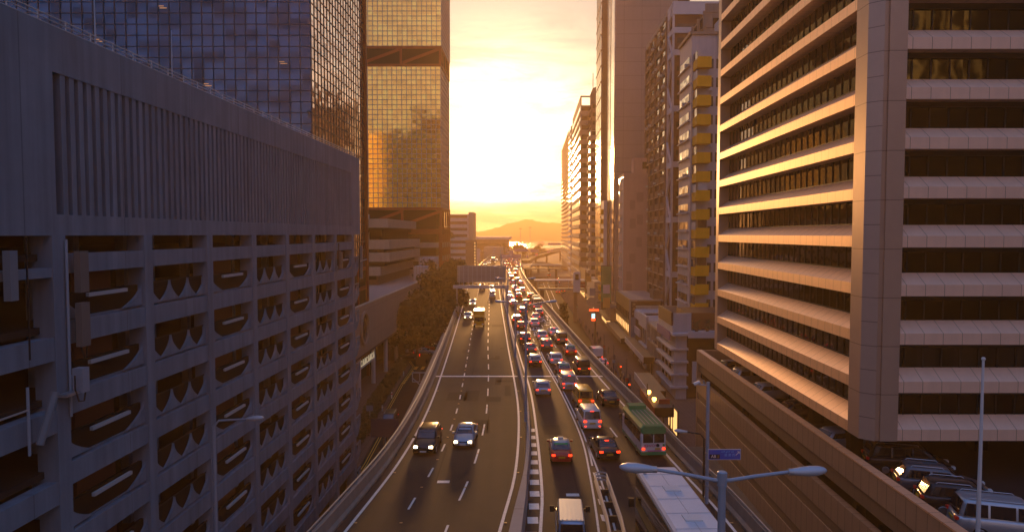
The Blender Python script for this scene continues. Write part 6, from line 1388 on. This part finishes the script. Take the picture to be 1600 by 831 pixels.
# ------------------------------------------------------------------ pedestrians
SKIN = M("skin", (.35, .20, .14), .6, var=.05); HAIR = M("dark_hair", (.012, .01, .009), .6, var=.1)
CLOTH = [M(n_, c_, .85, var=.15) for n_, c_ in (("charcoal_cloth", (.03, .03, .035)), ("navy_cloth", (.02, .03, .08)), ("white_cloth", (.50, .48, .46)), ("brown_cloth", (.10, .06, .04)), ("red_cloth", (.22, .03, .03)), ("grey_cloth", (.14, .14, .15)), ("tan_cloth", (.30, .20, .11)))]
def body_mesh(stride, swing):
    """One continuous skinned figure 1.7 m tall, facing +Y."""
    V = [(0, 0, .93), (0, 0, 1.16), (0, .01, 1.38), (0, .01, 1.47), (0, .03, 1.56), (0, .035, 1.66)]; r_ = [(.135, .105), (.125, .095), (.15, .10), (.055, .055), (.085, .095), (.07, .08)]; E = [(0, 1), (1, 2), (2, 3), (3, 4), (4, 5)]
    for s in (-1, 1):
        k = len(V); st_ = s * stride; V += [(s * .09, .01, .86), (s * .10, st_ * .45 + .04, .48), (s * .10, st_ * .9 - .03 * abs(stride) * 3, .08 + (.06 if st_ < 0 else 0)), (s * .105, st_ * .9 + .15, .04)]; r_ += [(.09, .09), (.06, .065), (.045, .05), (.04, .032)]; E += [(0, k), (k, k + 1), (k + 1, k + 2), (k + 2, k + 3)]
        k = len(V); sw = -s * swing; V += [(s * .19, 0, 1.39), (s * .235, sw * .35 - .02, 1.12), (s * .24, sw * .8 + .05, .88), (s * .235, sw * .95 + .08, .78)]; r_ += [(.055, .055), (.043, .043), (.033, .033), (.035, .022)]; E += [(2, k), (k, k + 1), (k + 1, k + 2), (k + 2, k + 3)]
    me = bpy.data.meshes.new("person_skeleton"); me.from_pydata(V, E, []); o = bpy.data.objects.new("tmp_person", me); COL.objects.link(o)
    sk = o.modifiers.new("skin", 'SKIN'); sub = o.modifiers.new("sub", 'SUBSURF'); sub.levels = 1; sub.render_levels = 1
    for i, q in enumerate(r_): me.skin_vertices[0].data[i].radius = q; me.skin_vertices[0].data[i].use_root = (i == 0)
    bpy.context.view_layer.update(); nm = bpy.data.meshes.new_from_object(o.evaluated_get(bpy.context.evaluated_depsgraph_get())); bpy.data.objects.remove(o)
    for p in nm.polygons:
        c = p.center; p.use_smooth = True; hand = abs(c.x) > .17 and c.z < .87
        p.material_index = 2 if (c.z > 1.46 or hand) else (0 if c.z < .93 and abs(c.x) < .18 else 1)
        if c.z > 1.655 or (c.z > 1.53 and c.y < -.01): p.material_index = 3
        if c.z < .09: p.material_index = 3
    return nm
POSES = [body_mesh(.0, .05), body_mesh(.32, .3), body_mesh(-.28, -.26)]
PEOPLE = [(947, 558), (951, 552), (946, 575), (949, 582), (955, 588), (966, 578), (968, 583), (962, 592), (973, 592), (975, 600), (981, 604), (984, 598), (960, 566), (935, 540), (938, 536), (931, 545), (926, 530), (921, 524), (916, 517), (911, 510), (908, 514), (905, 505), (900, 499), (895, 494), (933, 528), (990, 640), (978, 622), (953, 571), (970, 596)]
rp = random.Random(9)
for k, (px_, py_) in enumerate(PEOPLE):
    g = ground(px_, py_, ST + .13); me = POSES[k % 3].copy(); me.materials.clear()
    for mm in (CLOTH[(0, 1, 3, 5)[rp.randrange(4)]], CLOTH[rp.randrange(7)], SKIN, HAIR): me.materials.append(mm)
    o = bpy.data.objects.new("person", me); COL.objects.link(o); o.location = g + Vector((0, 0, .0)); o.rotation_euler = (0, 0, rp.choice((0, math.pi)) + rp.uniform(-.5, .5)); o.scale = [rp.uniform(.94, 1.05)] * 3
    tag(o, "small pedestrian in street clothes on the right-hand pavement or crossing", "person", "pedestrians on the right-hand pavement")
g = ground(667, 573, ST); o = bpy.data.objects.new("person", POSES[1].copy()); o.data.materials.clear()
for mm in (CLOTH[0], M("orange_vest", (.6, .16, .02), .8, var=.1), SKIN, HAIR): o.data.materials.append(mm)
COL.objects.link(o); o.location = g; tag(o, "person in an orange vest crossing at the lower left junction", "person")
# ------------------------------------------------------------------ the air
def haze():
    mb = MB(); mb.raw(-2600, 2600, -320, 3600, ST - 2.0, 106)
    mt = bpy.data.materials.new("haze_air"); mt.use_nodes = True; nt = mt.node_tree; nt.nodes.clear()
    o = nt.nodes.new("ShaderNodeOutputMaterial"); v = nt.nodes.new("ShaderNodeVolumePrincipled"); nt.links.new(v.outputs[0], o.inputs['Volume'])
    v.inputs['Color'].default_value = (1.0, 0.68, 0.36, 1); v.inputs['Density'].default_value = 0.00055; v.inputs['Anisotropy'].default_value = 0.5
    tag(mb.build("haze", mt), kind="stuff")
haze()
